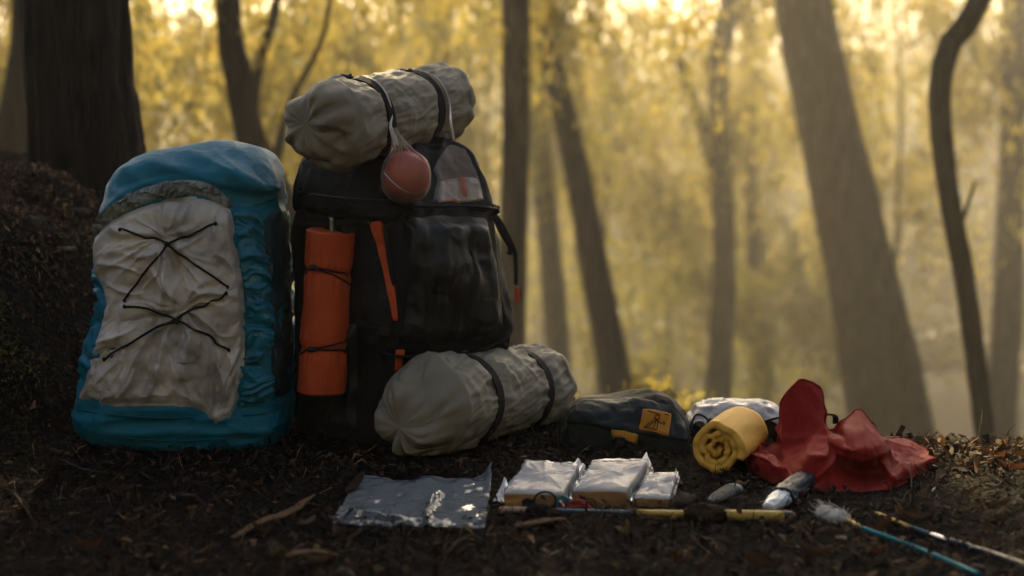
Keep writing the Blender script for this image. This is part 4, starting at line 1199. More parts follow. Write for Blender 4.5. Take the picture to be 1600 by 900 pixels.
for pts in ([(1012, 642), (1022, 645), (1032, 648)], [(1026, 648), (1031, 651), (1027, 656), (1022, 652), (1026, 648)], [(1025, 653), (1015, 661), (1006, 667)], [(1027, 656), (1017, 663), (1008, 669)], [(1006, 667), (1016, 669), (1025, 672)],
            [(1025, 655), (1023, 664), (1020, 671)], [(1028, 656), (1027, 664), (1026, 672)], [(1028, 658), (1033, 662), (1037, 659)], [(1036, 659), (1039, 662), (1036, 664)], [(1038, 647), (1042, 648), (1045, 649)]):
    cord_on(badge_bvh, pts, 0.0010, badge, "emblem_stroke", M_thread, off=0.0005, n=24)
v, f, uv = patch(pouch_bvh, [(955, 671), (975, 674), (997, 680)], [(997, 680), (996, 686), (994, 694)], [(957, 683), (968, 684), (994, 694)], [(955, 671), (955, 677), (957, 683)], 14, 8, 0.012, None, tuck=-0.002, edge=0.1)
obj("pull_tab", v, f, M_badge, pouch)
a, nn = hit(pouch_bvh, 973, 690); v, f = box(a + nn*0.008, (0.016, 0.005, 0.013), None, 0.003); obj("buckle", v, f, M_buckle, pouch, smooth=False)

# ------------------------------------------------------------------ yellow roll: a real spiral sheet
C0, C1 = np.array(at(1118, 702, 2.93)), np.array(at(1156, 674, 3.13))
ax = C1 - C0; L = np.linalg.norm(ax); Rm = frame(ax / L)
yroll = thing("foam_roll", "yellow foam sheet rolled up beside the red cloth", "roll", (C0[0], C0[1], 0.0))
turns, R0 = 3.2, 0.0605
m_, k_ = 230, 16
V = []
for side in (0, 1):
    for k in range(k_):
        for j in range(m_):
            t = j / (m_ - 1); th = t * turns * 2 * math.pi + 2.2
            r = R0 * (0.09 + 0.91 * t ** 0.85) - (0.0150 if side else 0) * (0.72 + 0.28*t)
            q = np.array([[math.cos(th)*1.6 + t*3, math.sin(th)*1.6, k/(k_-1)*1.2]])
            r *= 1 + 0.07 * fbm(q, 2)[0] * (1 if t > .7 else 3.6)
            xs = k/(k_-1) * L
            if k == 0: xs += 0.012 * (1 - t) + 0.004 * vnoise(q*2)[0]
            V.append(C0 + Rm @ np.array([xs, r*math.cos(th), r*math.sin(th)]))
F = grid_faces(m_, k_) + [q[::-1] for q in grid_faces(m_, k_, off=m_*k_)]
o2 = m_*k_
for j in range(m_ - 1):
    F.append((j, o2 + j, o2 + j + 1, j + 1)); a = (k_-1)*m_; F.append((a + j, a + j + 1, o2 + a + j + 1, o2 + a + j))
for k in range(k_ - 1):
    for j in (0, m_ - 1):
        q = (k*m_ + j, (k+1)*m_ + j, o2 + (k+1)*m_ + j, o2 + k*m_ + j); F.append(q if j == 0 else q[::-1])
V = np.array(V); V[:, 2] = np.maximum(V[:, 2], 0.003)
obj("foam_sheet", V, F, M_yellow, yroll)

# ------------------------------------------------------------------ milky bag behind
wb = thing("plastic_bag", "milky white plastic bag lying behind the yellow roll", "bag", tuple(at(1150, 676, 3.38)))
YW = 3.38
rows = [(629, 1104, 1186, YW, 0.02, 2.4), (633, 1088, 1212, YW, 0.05, 2.6), (645, 1078, 1226, YW, 0.075, 2.8), (662, 1072, 1236, YW, 0.09, 3), (680, 1080, 1230, YW, 0.07, 3)]
V, F = loft(rows, n=110, up_n=46)
N = vnormals(V, F)
V = V + N * (0.008 * fbm(V * 10, 3) + 0.010 * (ridge(V * np.array([13, 9, 16]) + 2, 3) - 0.9))[:, None]
obj("film", V, F, M_whitebag, wb)
v, f = blob(np.array(at(1092, 666, 3.27)), 0.016, 12, 6, 0.05, (1, .8, .9)); obj("black_cap", v, f, M_buckle, wb)
v, f = tube([at(1078, 668, 3.26), at(1088, 648, 3.27), at(1104, 654, 3.27), at(1108, 670, 3.26)], 0.0025, 24, 6); obj("drawstring", v, f, M_cord, wb)
bs = thing("black_strap", "black webbing straps poking out between the yellow roll and the red cloth", "strap", tuple(lay(1205, 700)))
v, f = ribbon([at(1178, 668, 3.16), at(1198, 658, 3.15), at(1222, 652, 3.14), at(1250, 652, 3.16), at(1300, 648, 3.20), at(1306, 662, 3.2)], 0.014, 0.003, 40, up=(0, .5, 1)); obj("upper_strap", v, f, M_web, bs)
v, f = ribbon([at(1182, 672, 3.15), at(1202, 668, 3.14), at(1224, 690, 3.12), at(1230, 716, 3.1)], 0.034, 0.005, 30, up=(0, 1, .3)); obj("lower_strap", v, f, M_web, bs)

# ------------------------------------------------------------------ red cloth: one crumpled skin over a control cage
cage = [  # front foot, front, shoulder, crest; (px, py, Y)
    ((1168, 716, 2.98), (1163, 704, 2.99), (1166, 702, 3.02), (1172, 699, 3.06)),
    ((1190, 742, 2.90), (1190, 715, 2.90), (1190, 708, 2.98), (1188, 687, 3.05)),
    ((1213, 756, 2.84), (1215, 728, 2.85), (1214, 716, 2.97), (1214, 687, 3.06)),
    ((1236, 763, 2.82), (1232, 745, 2.83), (1226, 700, 3.00), (1217, 628, 3.08)),
    ((1262, 766, 2.80), (1256, 722, 2.83), (1254, 692, 3.02), (1249, 592, 3.12)),
    ((1285, 768, 2.79), (1284, 712, 2.85), (1284, 680, 3.01), (1281, 604, 3.13)),
    ((1305, 768, 2.79), (1303, 722, 2.86), (1296, 686, 2.97), (1297, 668, 3.06)),
    ((1327, 768, 2.79), (1326, 735, 2.90), (1320, 700, 2.85), (1318, 653, 3.03)),
    ((1350, 768, 2.79), (1350, 738, 2.92), (1349, 704, 2.84), (1346, 636, 3.07)),
    ((1374, 767, 2.80), (1376, 738, 2.88), (1375, 697, 2.88), (1364, 660, 3.05)),
    ((1394, 765, 2.81), (1396, 744, 2.82), (1384, 708, 2.98), (1378, 682, 3.10)),
    ((1422, 748, 2.87), (1420, 732, 2.90), (1415, 712, 2.99), (1408, 683, 3.12)),
    ((1446, 728, 2.95), (1446, 721, 2.97), (1444, 711, 3.03), (1438, 697, 3.12)),
    ((1463, 718, 3.00), (1463, 715, 3.01), (1463, 714, 3.03), (1462, 712, 3.06)),
]
grid = []
for c in cage:
    col = [np.array(at(*p)) for p in c]
    col[0][2] = 0.002
    top = col[3]
    b1 = top + np.array([0.003, 0.024, -0.30 * max(top[2], .02)]); b2 = top + np.array([0.01, 0.09, 0]); b2[2] = 0.002
    grid.append(col + [b1, b2])
grid = np.array(grid)                                            # columns x 6 x 3
def mixres(P, n, k):
    """between a smooth curve and the straight polygon, to keep creases"""
    t = np.linspace(0, len(P) - 1, n); i = np.minimum(t.astype(int), len(P) - 2); fr = (t - i)[:, None]
    lin = P[i] * (1 - fr) + P[i+1] * fr
    E = np.vstack([2*P[0] - P[1], P, 2*P[-1] - P[-2]])
    p0, p1, p2, p3 = E[i], E[i+1], E[i+2], E[i+3]
    cr = 0.5*((2*p1) + (-p0+p2)*fr + (2*p0-5*p1+4*p2-p3)*fr**2 + (-p0+3*p1-3*p2+p3)*fr**3)
    return lin * (1 - k) + cr * k
nc, nr = 200, 90
A = np.stack([mixres(grid[:, r], nc, 0.55) for r in range(6)], 1)
B = np.stack([mixres(A[c], nr, 0.5) for c in range(nc)], 0)
V = B.transpose(1, 0, 2).reshape(-1, 3)
F = grid_faces(nc, nr)
N = vnormals(V, F)
if N[np.argmin(V[:, 1])][1] > 0: N = -N
W = V + 0.02 * np.stack([vnoise(V*14), vnoise(V*14 + 5), vnoise(V*14 + 9)], 1)
V = V + N * (0.005 * (ridge(W * np.array([9, 9, 7]), 2, 0.4) - 0.9) + 0.0030 * (ridge(W * np.array([30, 18, 22]), 3, .55) - 0.9)
             + creases(V, [((1222, 690), (1298, 684), 1.2), ((1186, 690), (1232, 742), 1.2), ((1232, 744), (1300, 692), 1.3), ((1200, 700), (1215, 735), -1.2), ((1300, 690), (1372, 704), 1.6), ((1368, 670), (1402, 748), 1.3), ((1380, 684), (1446, 724), .9),
                           ((1378, 696), (1425, 738), .8), ((1262, 600), (1240, 688), -.6), ((1278, 640), (1250, 692), .7), ((1346, 640), (1326, 700), .8), ((1340, 730), (1220, 752), -.7), ((1180, 700), (1228, 712), -.9), ((1312, 660), (1300, 690), -.8),
                           ((1390, 764), (1300, 760), .6), ((1330, 745), (1395, 738), .8)], 2.97, 0.006, 0.011, False))[:, None] * (0.25 + 0.75 * sst(0.0, 0.03, V[:, 2]))[:, None]
V[:, 2] = np.maximum(V[:, 2], 0.001)
rc = thing("red_cloth", "crumpled red waterproof cloth with two raised peaks on the ground", "cloth", (float(V[:, 0].mean()), 2.95, 0.0))
obj("cloth", V, F, M_red, rc)
kr = int(round((nr - 1) * 0.6)); v, f = tube(V[kr*nc + 8:(kr+1)*nc - 8:3] + np.array([0, -0.001, 0.0005]), 0.0018, 150, 6); obj("hem", v, f, M_red, rc)

# ------------------------------------------------------------------ zip bag lying flat
nu, nv = 120, 70
TL, TR, BR, BL = (plane_px(*p) for p in ((556, 746, 0.012), (768, 744, 0.014), (757, 820, 0.010), (519, 817, 0.010)))
V = []
for j in range(nv):
    for i in range(nu):
        u, w = i/(nu-1), j/(nv-1)
        p = (1-u)*(1-w)*TL + u*(1-w)*TR + u*w*BR + (1-u)*w*BL
        V.append(p)
V = np.array(V); U = np.tile(np.linspace(0, 1, nu), nv); Wv = np.repeat(np.linspace(0, 1, nv), nu)
q = np.stack([U*3, Wv*2.4, U*0], 1)
h = 0.009 + 0.003*fbm(q*.7, 2) + 0.002*(ridge(q*1.1 + 3, 2) - .8)
h = h + 0.016*np.exp(-((U - 0.63 - 0.02*np.sin(Wv*6))/0.022)**2) * sst(.25, .5, Wv) + 0.014*sst(.86, .93, Wv)*(0.6 + 0.6*vnoise(np.stack([U*8, U*0, U*0], 1))) * sst(1.0, .93, Wv)
h = h + 0.018*sst(.94, 1, U)*sst(.35, .1, Wv) + 0.010*sst(.10, .02, Wv)*(vnoise(np.stack([U*6 + 2, U*0, U*0], 1)))
V[:, 2] = height(V[:, 0], V[:, 1]) + np.maximum(h, 0.003)
e = np.stack([vnoise(np.stack([U*14, Wv*10, U*0], 1)), vnoise(np.stack([U*14, Wv*10, U*0 + 5], 1)), U*0], 1)
V = V + 0.0015 * e
zb = thing("zip_bag", "flat empty clear plastic zip bag lying on the dark ground", "bag", tuple(V.mean(0)))
obj("film", V, grid_faces(nu, nv), M_bagfilm, zb)
V2_ = V.copy(); V2_[:, 2] = height(V[:, 0], V[:, 1]) + 0.002 + 0.3*np.maximum(h, 0)
obj("back_film", V2_, grid_faces(nu, nv), M_bagfilm, zb)
k0 = int(nv*.06); v, f = tube(V[k0*nu:(k0+1)*nu:4] + np.array([0, 0, .0015]), 0.0016, 60, 6); obj("zip_seal", v, f, M_bagfilm, zb)

# ------------------------------------------------------------------ paper packets in clear wrappers
def packet(label, tops, hf, hb, seed, flaps):
    """block given by its top corners (back left, back right, front right, front left); front height hf, back height hb"""
    bl, br, fr, fl_ = (plane_px(tops[0][0], tops[0][1], hb), plane_px(tops[1][0], tops[1][1], hb), plane_px(tops[2][0], tops[2][1], hf), plane_px(tops[3][0], tops[3][1], hf))
    root = thing("paper_packet", label, "packet", tuple((bl + br + fr + fl_) / 4 * np.array([1, 1, 0])))
    n = 26
    def shell(grow, amp, sd):
        V = []; 
        cen = (bl + br + fr + fl_) / 4; g = hz(cen[0], cen[1]) - 0.008
        def top(u, w): return (1-u)*(1-w)*bl + u*(1-w)*br + u*w*fr + (1-u)*w*fl_
        P = []
        ring = [(i/n, 1.0) for i in range(n)] + [(1.0, 1 - i/n) for i in range(n)] + [(1 - i/n, 0.0) for i in range(n)] + [(0.0, i/n) for i in range(n)]
        m = len(ring); lv = [(0.0, 1.0), (0.2, 1), (0.4, 1), (0.6, 1), (0.8, 1.0), (0.93, 1.0), (1.0, 0.985), (1.0, 0.9), (1.0, 0.75), (1.0, .5), (1.0, .25), (1.0, 0.02)]
        for (hh, s) in lv:
            for (u, w) in ring:
                p = top(0.5 + (u - .5)*s, 0.5 + (w - .5)*s)
                out = np.array([p[0] - cen[0], p[1] - cen[1], 0]); out /= np.linalg.norm(out) + 1e-9
                z = g - 0.002 + (p[2] - g + 0.002) * hh + (0.004 * (1 - s) if hh >= 1 else 0)
                P.append(np.array([p[0], p[1], z]) + out * grow + np.array([0, 0, grow * (1 if hh >= .93 else 0)]))
        P = np.array(P)
        F = [q for q in grid_faces(m, len(lv), True)]
        fm = [1 if (k // m) < 5 and (k % m) < n else 0 for k in range(len(F))]
        N = vnormals(P, F)
        P = P + N * (amp * (ridge(P * 22 + sd, 3) - 0.9) + amp * 0.7 * fbm(P*40 + sd, 2))[:, None]
        return P, F, fm
    V, F, fm = shell(0, 0.0012, seed)
    # fine sheet edges on the sides
    V[:, :2] += (0.0009 * np.sin(V[:, 2] * 2600))[:, None] * np.array([1, 1])
    obj("paper_block", V, F, M_paper, root, mats=[M_edge_glow], fm=fm)
    V, F, fm = shell(0.003, 0.0032, seed + 9)
    wr = obj("wrapper", V, F, M_film, root)
    for fpts in flaps:                                           # loose film ends
        q = [np.array(lay(px, py, up)) for px, py, up in fpts]
        VV = []
        for j in range(12):
            for i in range(12):
                u, w = i/11, j/11
                p = (1-u)*(1-w)*q[0] + u*(1-w)*q[1] + u*w*q[2] + (1-u)*w*q[3]
                VV.append(p + np.array([0, 0, 0.004*vnoise(np.array([[u*4 + seed, w*4, 1.0]]))[0]]))
        obj("wrapper_end", np.array(VV), grid_faces(12, 12), M_film, wr)
    return root
packet("white paper packet in clear film next to the flat zip bag", ((824, 719), (904, 726), (880, 771), (788, 769)), 0.032, 0.040, 1.0,
       [((788, 770, .03), (800, 780, .02), (800, 793, .006), (770, 787, .004)), ((880, 772, .03), (903, 735, .03), (915, 738, .012), (888, 790, .006))])
packet("taller white paper packet in clear film between two other packets", ((926, 722), (1012, 720), (979, 766), (896, 765)), 0.034, 0.040, 2.0,
       [((979, 767, .03), (1010, 728, .03), (1022, 742, .012), (986, 792, .006)), ((896, 766, .03), (915, 776, .02), (912, 791, .004), (890, 785, .006))])
packet("smaller low white paper packet leaning on the taller one", ((1014, 741), (1056, 740), (1047, 779), (990, 777)), 0.018, 0.026, 3.0,
       [((1047, 779, .014), (1056, 745, .02), (1062, 750, .008), (1052, 790, .004))])

# ------------------------------------------------------------------ ring, carabiner and cords before the packets
c = lay(850, 800, 0.0)
rg_ = thing("black_ring", "black ring with a webbing tab standing against the paper packet", "ring", tuple(c))
cc = c + np.array([0.002, 0.0, 0.021]); rr = 0.0205
v, f = tube([cc + np.array([rr*math.cos(a), -0.006*math.sin(a) + .004, rr*math.sin(a)*0.92]) for a in np.linspace(0, 2*math.pi, 25)], 0.0022, 70, 8, closed=True); obj("hoop", v, f, M_buckle, rg_)
for (b_, r_, s_, sq_) in ((lay(826, 797, .010), 0.011, 2, (1.2, .8, 1)), (lay(840, 805, .010), 0.015, 5, (1.5, .7, .8)), (lay(860, 805, .006), 0.011, 7, (1.7, .7, .6))):
    v, f = blob(b_, r_, 12, s_, .3, sq_); obj("webbing_tab", v, f, M_web, rg_)
c = lay(879, 796, 0.012)
cb = thing("carabiner", "small teal carabiner lying between the black ring and the red cord", "carabiner", tuple(c - np.array([0, 0, .012])))
v, f = tube([c + np.array([0.013*math.cos(a) * (1 + .25*math.cos(a + .6)), 0.004*math.sin(a), 0.011*math.sin(a)]) for a in np.linspace(0, 2*math.pi, 19)], 0.0032, 50, 8, closed=True); obj("frame", v, f, M_teal, cb)
v, f = tube([c + np.array([-.006, -.004, .006]), c + np.array([.004, -.006, -.006])], 0.0030, 8, 8); obj("gate", v, f, M_silver, cb)
rcd = thing("cord_coil", "looped red cord in front of the taller paper packet", "cord", tuple(lay(905, 798)))
pts = []
for k in range(40):
    t = k / 39; a = t * 2.2 * 2 * math.pi
    pts.append(lay(905 + 13*math.cos(a) - 6*t, 798, 0) + np.array([0, -0.012*math.sin(a*.5)*0, 0.010 + 0.010*math.sin(a)]))
pts = [lay(862, 801, .006), lay(875, 800, .007)] + pts + [lay(926, 800, .006), lay(934, 803, .004)]
v, f = tube(pts, 0.0027, 160, 7); obj("strand", v, f, M_redcord, rcd)
bc_ = thing("trailing_line", "thin black cord trailing from the red loops past the small packet", "cord", tuple(lay(950, 800)))
v, f = tube([lay(905, 790, .02), lay(920, 795, .012), lay(940, 803, .006), lay(972, 806, .004), lay(1010, 804, .004), lay(1050, 808, .003)], 0.0022, 60, 6); obj("strand", v, f, M_cord, bc_)

# ------------------------------------------------------------------ the long pole
pole = thing("long_pole", "long thin pole with yellow sections lying across the ground before the packets", "pole", tuple(lay(1000, 812)))
PL, PR = lay(781, 803, 0.009), lay(1243, 816, 0.011)
def pseg(a, b, r0, r1, name, m):
    v, f = tube([PL*(1-a) + PR*a, PL*(1-b) + PR*b], [r0, r1], 8, 14); obj(name, v, f, m, pole)
pseg(0, 0.012, 0.0048, 0.0062, "tip", M_pale); pseg(0.0122, 0.112, 0.0060, 0.0056, "pale_section", M_pale)
pseg(0.1125, 0.47, 0.0042, 0.0044, "blue_section", M_blue_pole)
pseg(0.4705, 0.765, 0.0062, 0.0066, "yellow_section", M_yel_pole); pseg(0.7655, 0.772, 0.0092, 0.0092, "collar", M_buckle)
pseg(0.7725, 0.962, 0.0098, 0.0100, "handle", M_yel_pole); pseg(0.9625, 0.985, 0.0104, 0.0098, "end_cap", M_buckle); pseg(0.9855, 1.0, 0.0096, 0.0050, "end_nub", M_buckle)

# ------------------------------------------------------------------ knife sheath and shiny tube
A_, B_ = lay(1110, 792, 0.010), lay(1154, 771, 0.016)
kn = thing("pocket_tool", "grey rounded pocket tool with a teal end lying on the ground", "tool", tuple(A_ - np.array([0, 0, .01])))
d = B_ - A_
v, f = tube([A_, A_ + d*.15, A_ + d*.5, A_ + d*.78], [0.009, 0.016, 0.0185, 0.0185], 24, 16, flat=0.42, up=(0, -.3, 1)); obj("grip", v, f, M_slate, kn)
v, f = tube([A_ + d*.785, A_ + d*.92, A_ + d*1.0, A_ + d*1.03], [0.0188, 0.018, 0.013, 0.004], 20, 16, flat=0.44, up=(0, -.3, 1)); obj("teal_end", v, f, mat("teal_rubber", (0.05, 0.16, 0.14), 0.5, 0.4), kn)
v, f = tube([A_ + d*.40 + np.array([0, 0, .008]), A_ + d*.41 + np.array([0.006, -.012, .003])], 0.0015, 8, 6); obj("groove_band", v, f, M_buckle, kn)

A_, B_ = lay(1200, 806, 0.016), lay(1264, 764, 0.026)
sh = thing("foil_tube", "shiny navy plastic tube with a crumpled pale end lying before the red cloth", "tube", tuple(A_ - np.array([0, 0, .016])))
d = B_ - A_; Rm = frame(d); L = np.linalg.norm(d)
def crump(t0, t1, rf, m, name, sd):
    V = []; nu, nv = 44, 36
    for k in range(nv):
        t = t0 + (t1 - t0) * k/(nv-1)
        for j in range(nu):
            th = 2*math.pi*j/nu; q = np.array([[math.cos(th)*2 + sd, math.sin(th)*2, t*9]])
            r = rf(t) * (1 + 0.12*(ridge(q, 2)[0] - .9) + 0.06*vnoise(q*2)[0])
            V.append(A_ + Rm @ np.array([t*L, r*math.cos(th), r*math.sin(th)*0.75]))
    V = np.array(V); V[:, 2] = np.maximum(V[:, 2], 0.002)
    F = [q[::-1] for q in grid_faces(nu, nv, True)] + [tuple(range(nu)), tuple(range(nu*nv - 1, nu*(nv-1) - 1, -1))]
    obj(name, V, F, m, sh)
crump(0.0, 0.30, lambda t: 0.012 + 0.010*math.sin(min(1, t/.3)*1.5), M_whfilm, "crumpled_end", 1)
crump(0.301, 1.05, lambda t: 0.023 + 0.004*math.sin(t*3), M_dkfilm, "tube_body", 4)

# ------------------------------------------------------------------ brush and second stick
br_ = thing("brush", "thin teal handled brush with a white bristle head", "brush", tuple(lay(1330, 828)))
H0, H1, H2 = lay(1280, 812, .016), lay(1326, 822, .012), lay(1346, 833, .010)
H3, H4 = lay(1430, 864, .010), lay(1530, 905, .008)
v, f = tube([H0, H0*.6 + H1*.4, H1*.75 + H0*.25, H1], [0.012, 0.0165, 0.017, 0.006], 30, 22, flat=.75, up=(0, -.4, 1))
N = vnormals(v, f); v = v + N * (0.0028 * (ridge(v * np.array([60, 140, 140]), 2) - .9))[:, None]
hd = obj("bristle_head", v, f, M_bristle, br_)
rg2 = np.random.RandomState(4)
bv, bf = [], []
for k in range(90):
    s = H0 + (H1 - H0) * rg2.uniform(.2, .9) + rg2.normal(0, .006, 3); e = s + (H0 - H1) * rg2.uniform(.1, .5) + rg2.normal(0, .008, 3) + np.array([0, 0, .006])
    t_ = tube([s, (s + e)/2 + rg2.normal(0, .002, 3), e], 0.0006, 5, 3); bv.append(t_)
v, f = join(*bv); kind(obj("loose_bristles", v, f, M_bristle, br_), "stuff")
v, f = tube([H1*.9 + H0*.1, H2], [0.0042, 0.0036], 8, 10); obj("ferrule", v, f, M_yel_pole, br_)
v, f = tube([H2 + (H3-H2)*.004, H3, H4], [0.0040, 0.0040, 0.0043], 30, 12); obj("handle", v, f, M_teal, br_)
sp = thing("fishing_stick", "navy stick with a silver band and yellow tip pointing past the brush", "stick", tuple(lay(1470, 850)))
Q0, Q1, Q2, Q3, Q4, Q5 = lay(1369, 811, .012), lay(1420, 832, .011), lay(1452, 843, .010), lay(1481, 853, .010), lay(1540, 872, .010), lay(1640, 908, .010)
v, f = tube([Q0, Q1], [0.0030, 0.0036], 8, 10); obj("tip", v, f, M_yel_pole, sp)
v, f = tube([Q1 + (Q2-Q1)*.02, Q2], [0.0036, 0.0046], 8, 10); obj("upper_section", v, f, M_blue_pole, sp)
v, f = tube([Q2 + (Q3-Q2)*.02, Q3], [0.0052, 0.0054], 8, 12); obj("silver_band", v, f, M_silver, sp)
v, f = tube([Q3 + (Q4-Q3)*.01, Q4, Q5], [0.0058, 0.0072, 0.0082], 20, 14); obj("handle", v, f, M_navy, sp)

# ------------------------------------------------------------------ stones, clods, leaves, twigs
def stone(label, px, py, r, sq, seed, m=M_stone, name="stone", cat="stone", group=None):
    p = lay(px, py, r * sq[2] * 0.55); v, f = blob(p, r, 14, seed, 0.22, sq); return tag(obj(name, v, f, m), label, cat, group)
stone("small brown stone beside the smaller paper packet", 1070, 790, 0.022, (1.1, .8, .75), 1)
stone("dark clod of earth lying over the long pole", 1100, 812, 0.034, (1.15, .8, .55), 2, M_clod, "earth_clod", "clod")
stone("pale brown pebble half buried on the mossy bank", 50, 352, 0.020, (1.1, .8, .8), 3)
stone("flat pale stone low on the bank near the blue pack", 100, 392, 0.020, (1.5, .8, .4), 4)
stone("small reddish stone on top of the bank by the broad trunk", 128, 335, 0.018, (1.2, .8, .7), 5)

def leafmesh(name, L, W, curl, seed, m):
    rg3 = np.random.RandomState(seed); nu, nv = 7, 11; V = []
    for j in range(nv):
        t = j/(nv-1); w = W * math.sin(math.pi * min(1, t*.93 + .05)) ** .8 * (1 + .12*rg3.normal())
        for i in range(nu):
            u = (i/(nu-1) - .5)*2
            V.append(((t - .5)*L, u*w/2 + .06*L*math.sin(t*4 + seed), curl*L*(u*u*.35 + (t - .5)**2*1.2) + .03*L*rg3.normal()*.5 + .004))
    me = bpy.data.meshes.new(name); me.from_pydata(V, [], grid_faces(nu, nv)); me.materials.append(m)
    me.polygons.foreach_set("use_smooth", np.ones(len(me.polygons), bool)); return me
M_dl = [leafmat("dead_leaf_tan", (0.12, 0.085, 0.05), (0.08, 0.055, 0.032), .2, scale=30), leafmat("dead_leaf_brown", (0.07, 0.042, 0.025), (0.045, 0.028, 0.018), .2, scale=30), leafmat("dead_leaf_orange", (0.10, 0.042, 0.018), (0.065, 0.028, 0.013), .25, scale=30)]
LM = [[leafmesh("fallen_leaf", .060*k, .024*k, c, s + 3*q, M_dl[q]) for s, (k, c) in enumerate(((1, .35), (.8, -.2), (1.15, .6)))] for q in range(3)]
LAB = ["pale tan dry leaf lying on the ground", "dark brown curled leaf lying on the ground", "orange brown dry leaf lying on the ground"]
GRP = ["pale tan fallen leaves", "dark brown fallen leaves", "orange brown fallen leaves"]
NEAR = [(lay(*a), b) for a, b in (((280, 715), "near the blue pack"), ((30, 650), "at the foot of the bank"), ((60, 350), "on the bank"), ((180, 860), "well in front of the blue pack"), ((425, 820), "by the long bark strip"), ((640, 840), "before the zip bag"), ((850, 830), "before the black ring"),
        ((1000, 850), "before the long pole"), ((1150, 790), "between the pocket tool and the foil tube"), ((1230, 860), "between the pole end and the brush"), ((1310, 790), "before the red cloth"), ((1430, 830), "by the yellow tipped stick"), ((1400, 890), "beside the brush handle"), ((1540, 730), "on the sunlit lip"), ((1560, 820), "beyond the navy stick"))]
rg4 = np.random.RandomState(21)
def put_leaf(px, py, q, rz=None, k=None, sc=None):
    p = lay(px, py, 0.006)
    o = bpy.data.objects.new("fallen_leaf", LM[q][int(rg4.randint(3)) if k is None else k]); COL.objects.link(o)
    o.location = p; o.rotation_euler = (rg4.normal(0, .35), rg4.normal(0, .3), rg4.uniform(0, 6.28) if rz is None else rz)
    s = (sc or rg4.uniform(.7, 1.25)) * .68; o.scale = (s, s, s)
    near = min(NEAR, key=lambda t: (t[0][0] - p[0])**2 + (t[0][1] - p[1])**2)[1]
    tag(o, LAB[q] + " " + near, "leaf", GRP[q] + " " + near)
for (px, py, q, sc) in ((102, 712, 0, 1.2), (268, 787, 0, .8), (330, 750, 0, 1.0), (290, 785, 1, 1.1), (242, 822, 2, 1.0), (210, 820, 0, .6), (175, 775, 2, .8), (350, 757, 1, 1.0), (480, 824, 0, 1.0), (530, 838, 2, 1.1), (440, 873, 0, 1.2),
                        (500, 888, 0, 1.1), (60, 832, 1, 1.0), (80, 838, 2, .8), (840, 826, 1, 1.5), (870, 820, 0, .9), (1165, 790, 1, .9), (1285, 792, 0, 1.1), (1195, 790, 1, 1), (1240, 828, 0, .9), (1330, 870, 1, 1), (1455, 775, 0, 1.1), (1465, 752, 0, 1.2),
                        (1380, 835, 2, 1.1), (1045, 888, 2, 1.1), (1075, 865, 0, .8), (1270, 875, 1, 1.2), (1560, 800, 1, 1), (1580, 740, 2, 1.1), (1520, 735, 2, 1.2), (1490, 722, 2, 1.0), (1550, 722, 2, 1.2), (75, 345, 2, 1), (20, 320, 0, .9), (120, 365, 1, 1)):
    put_leaf(px, py, q, sc=sc)
for k in range(36):
    put_leaf(rg4.uniform(-20, 1620), rg4.uniform(735, 905), int(rg4.choice([0, 1, 1, 1, 2])))

def twig(label, pts, r, m=M_bark_mid, name="twig"):
    v, f = tube([lay(*p) for p in pts], [r, r*1.1, r*.6], 30, 7)
    v = v + 0.0015 * np.stack([vnoise(v*60), vnoise(v*60 + 4), vnoise(v*60 + 8)], 1)
    tag(obj(name, v, f, m), label, "twig")
M_barkstrip = mat("bark_strip", (0.15, 0.09, 0.05), 0.9, 0.15, noise=(30, .7, (0.09, 0.055, 0.03)), bump=(90, .8, .005))
def strip(label, pts, w, name="bark_strip"):
    v, f = tube([lay(*p) for p in pts], [w*.4, w, w*.9, w*.3], 30, 10, flat=.28, up=(0, 0, 1))
    v = v + 0.003 * np.stack([vnoise(v*40), vnoise(v*40 + 4), vnoise(v*40 + 8)], 1)
    tag(obj(name, v, f, M_barkstrip), label, "bark")
strip("long brown strip of bark lying on the ground by the zip bag", [(362, 850, .010), (410, 826, .014), (455, 808, .012), (490, 786, .016)], .012)
strip("short ragged bark strip in front of the flat zip bag", [(440, 876, .008), (485, 872, .012), (530, 874, .01)], .014)
strip("short bark strip lying in front of the black ring and the long pole", [(805, 830, .008), (850, 824, .012), (885, 818, .01)], .013)
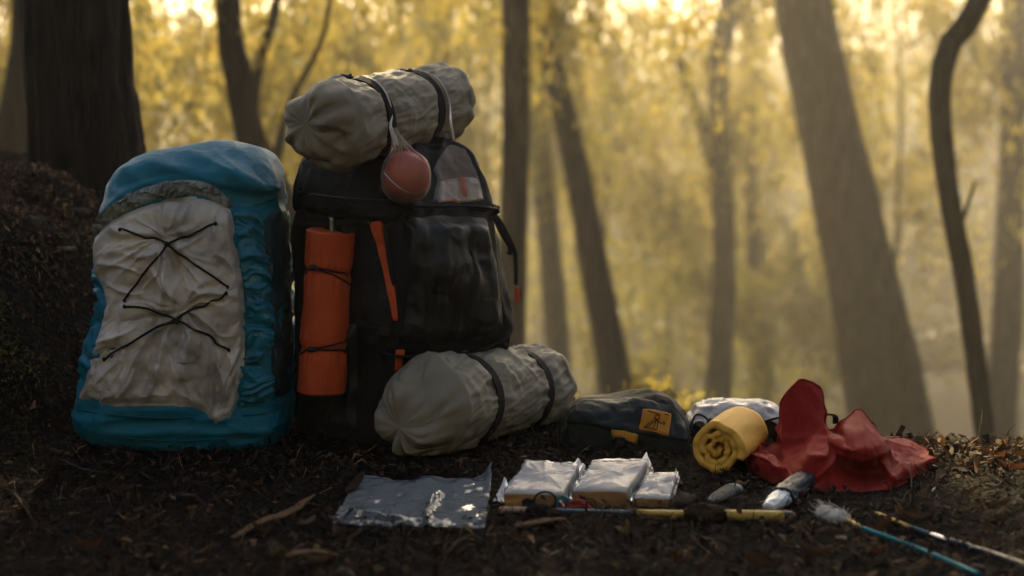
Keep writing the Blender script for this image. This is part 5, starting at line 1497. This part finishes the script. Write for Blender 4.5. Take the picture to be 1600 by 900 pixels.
twig("thin pale twig reaching away from a tan leaf near the blue pack", [(92, 722, .008), (140, 745, .014), (205, 748, .008)], .0022)
twig("thin dark twig lying at the foot of the mossy bank", [(0, 750, .01), (30, 790, .012), (60, 832, .008)], .003)
twig("slender upright stalk beside the curved dark trunk", [(1522, 706, .0), (1530, 700, .045), (1533, 694, .085)], .0016)
twig("fine bent stalk on the ground near the red cloth", [(1420, 800, .006), (1424, 770, .02), (1422, 752, .04)], .0016)

# moss on the bank
rg5 = np.random.RandomState(31)
P = []
for _ in range(9000):
    u, w = rg5.rand(2); x = -1.36 + .36*u; y = 3.0 + .55*w
    P.append((x, y))
P = np.array(P); z = height(P[:, 0], P[:, 1])
ms = np.exp(-((z - 0.30) / 0.13) ** 2) * (0.5 + 0.9*vnoise(np.stack([P[:, 0]*6, P[:, 1]*6, z*0], 1)))
k = rg5.rand(len(P)) < ms
P3 = np.stack([P[k, 0], P[k, 1], z[k]], 1)
v, f = leaves(np.repeat(P3, 4, 0) + rg5.normal(0, .006, (len(P3)*4, 3)) + np.array([0, -.003, .012]), rg5, 0.011, .35, 0.0)
M_moss = leafmat("moss", (0.075, 0.085, 0.010), (0.028, 0.040, 0.008), .25, scale=12)
kind(big("moss", v, f, M_moss), "stuff", "green moss on the face of the earth bank")

# ================================================================== haze: the misty air of the valley, one closed box round everything
def haze_box(x0, x1, y0, y1, z0, z1, dens):
    m = bpy.data.materials.new("haze"); m.use_nodes = True; nt = m.node_tree; nt.nodes.clear()
    out = nt.nodes.new("ShaderNodeOutputMaterial"); pv = nt.nodes.new("ShaderNodeVolumePrincipled")
    pv.inputs["Color"].default_value = (0.92, 0.90, 0.86, 1); pv.inputs["Density"].default_value = dens
    pv.inputs["Anisotropy"].default_value = 0.6
    nt.links.new(pv.outputs[0], out.inputs["Volume"])
    v, f = box(((x0+x1)/2, (y0+y1)/2, (z0+z1)/2), ((x1-x0)/2, (y1-y0)/2, (z1-z0)/2))
    kind(obj("haze", v, f, m, smooth=False), "stuff", "golden mist hanging in the forest air")
haze_box(-104, 104, -10, 140, -11, 13.0, 0.0024)
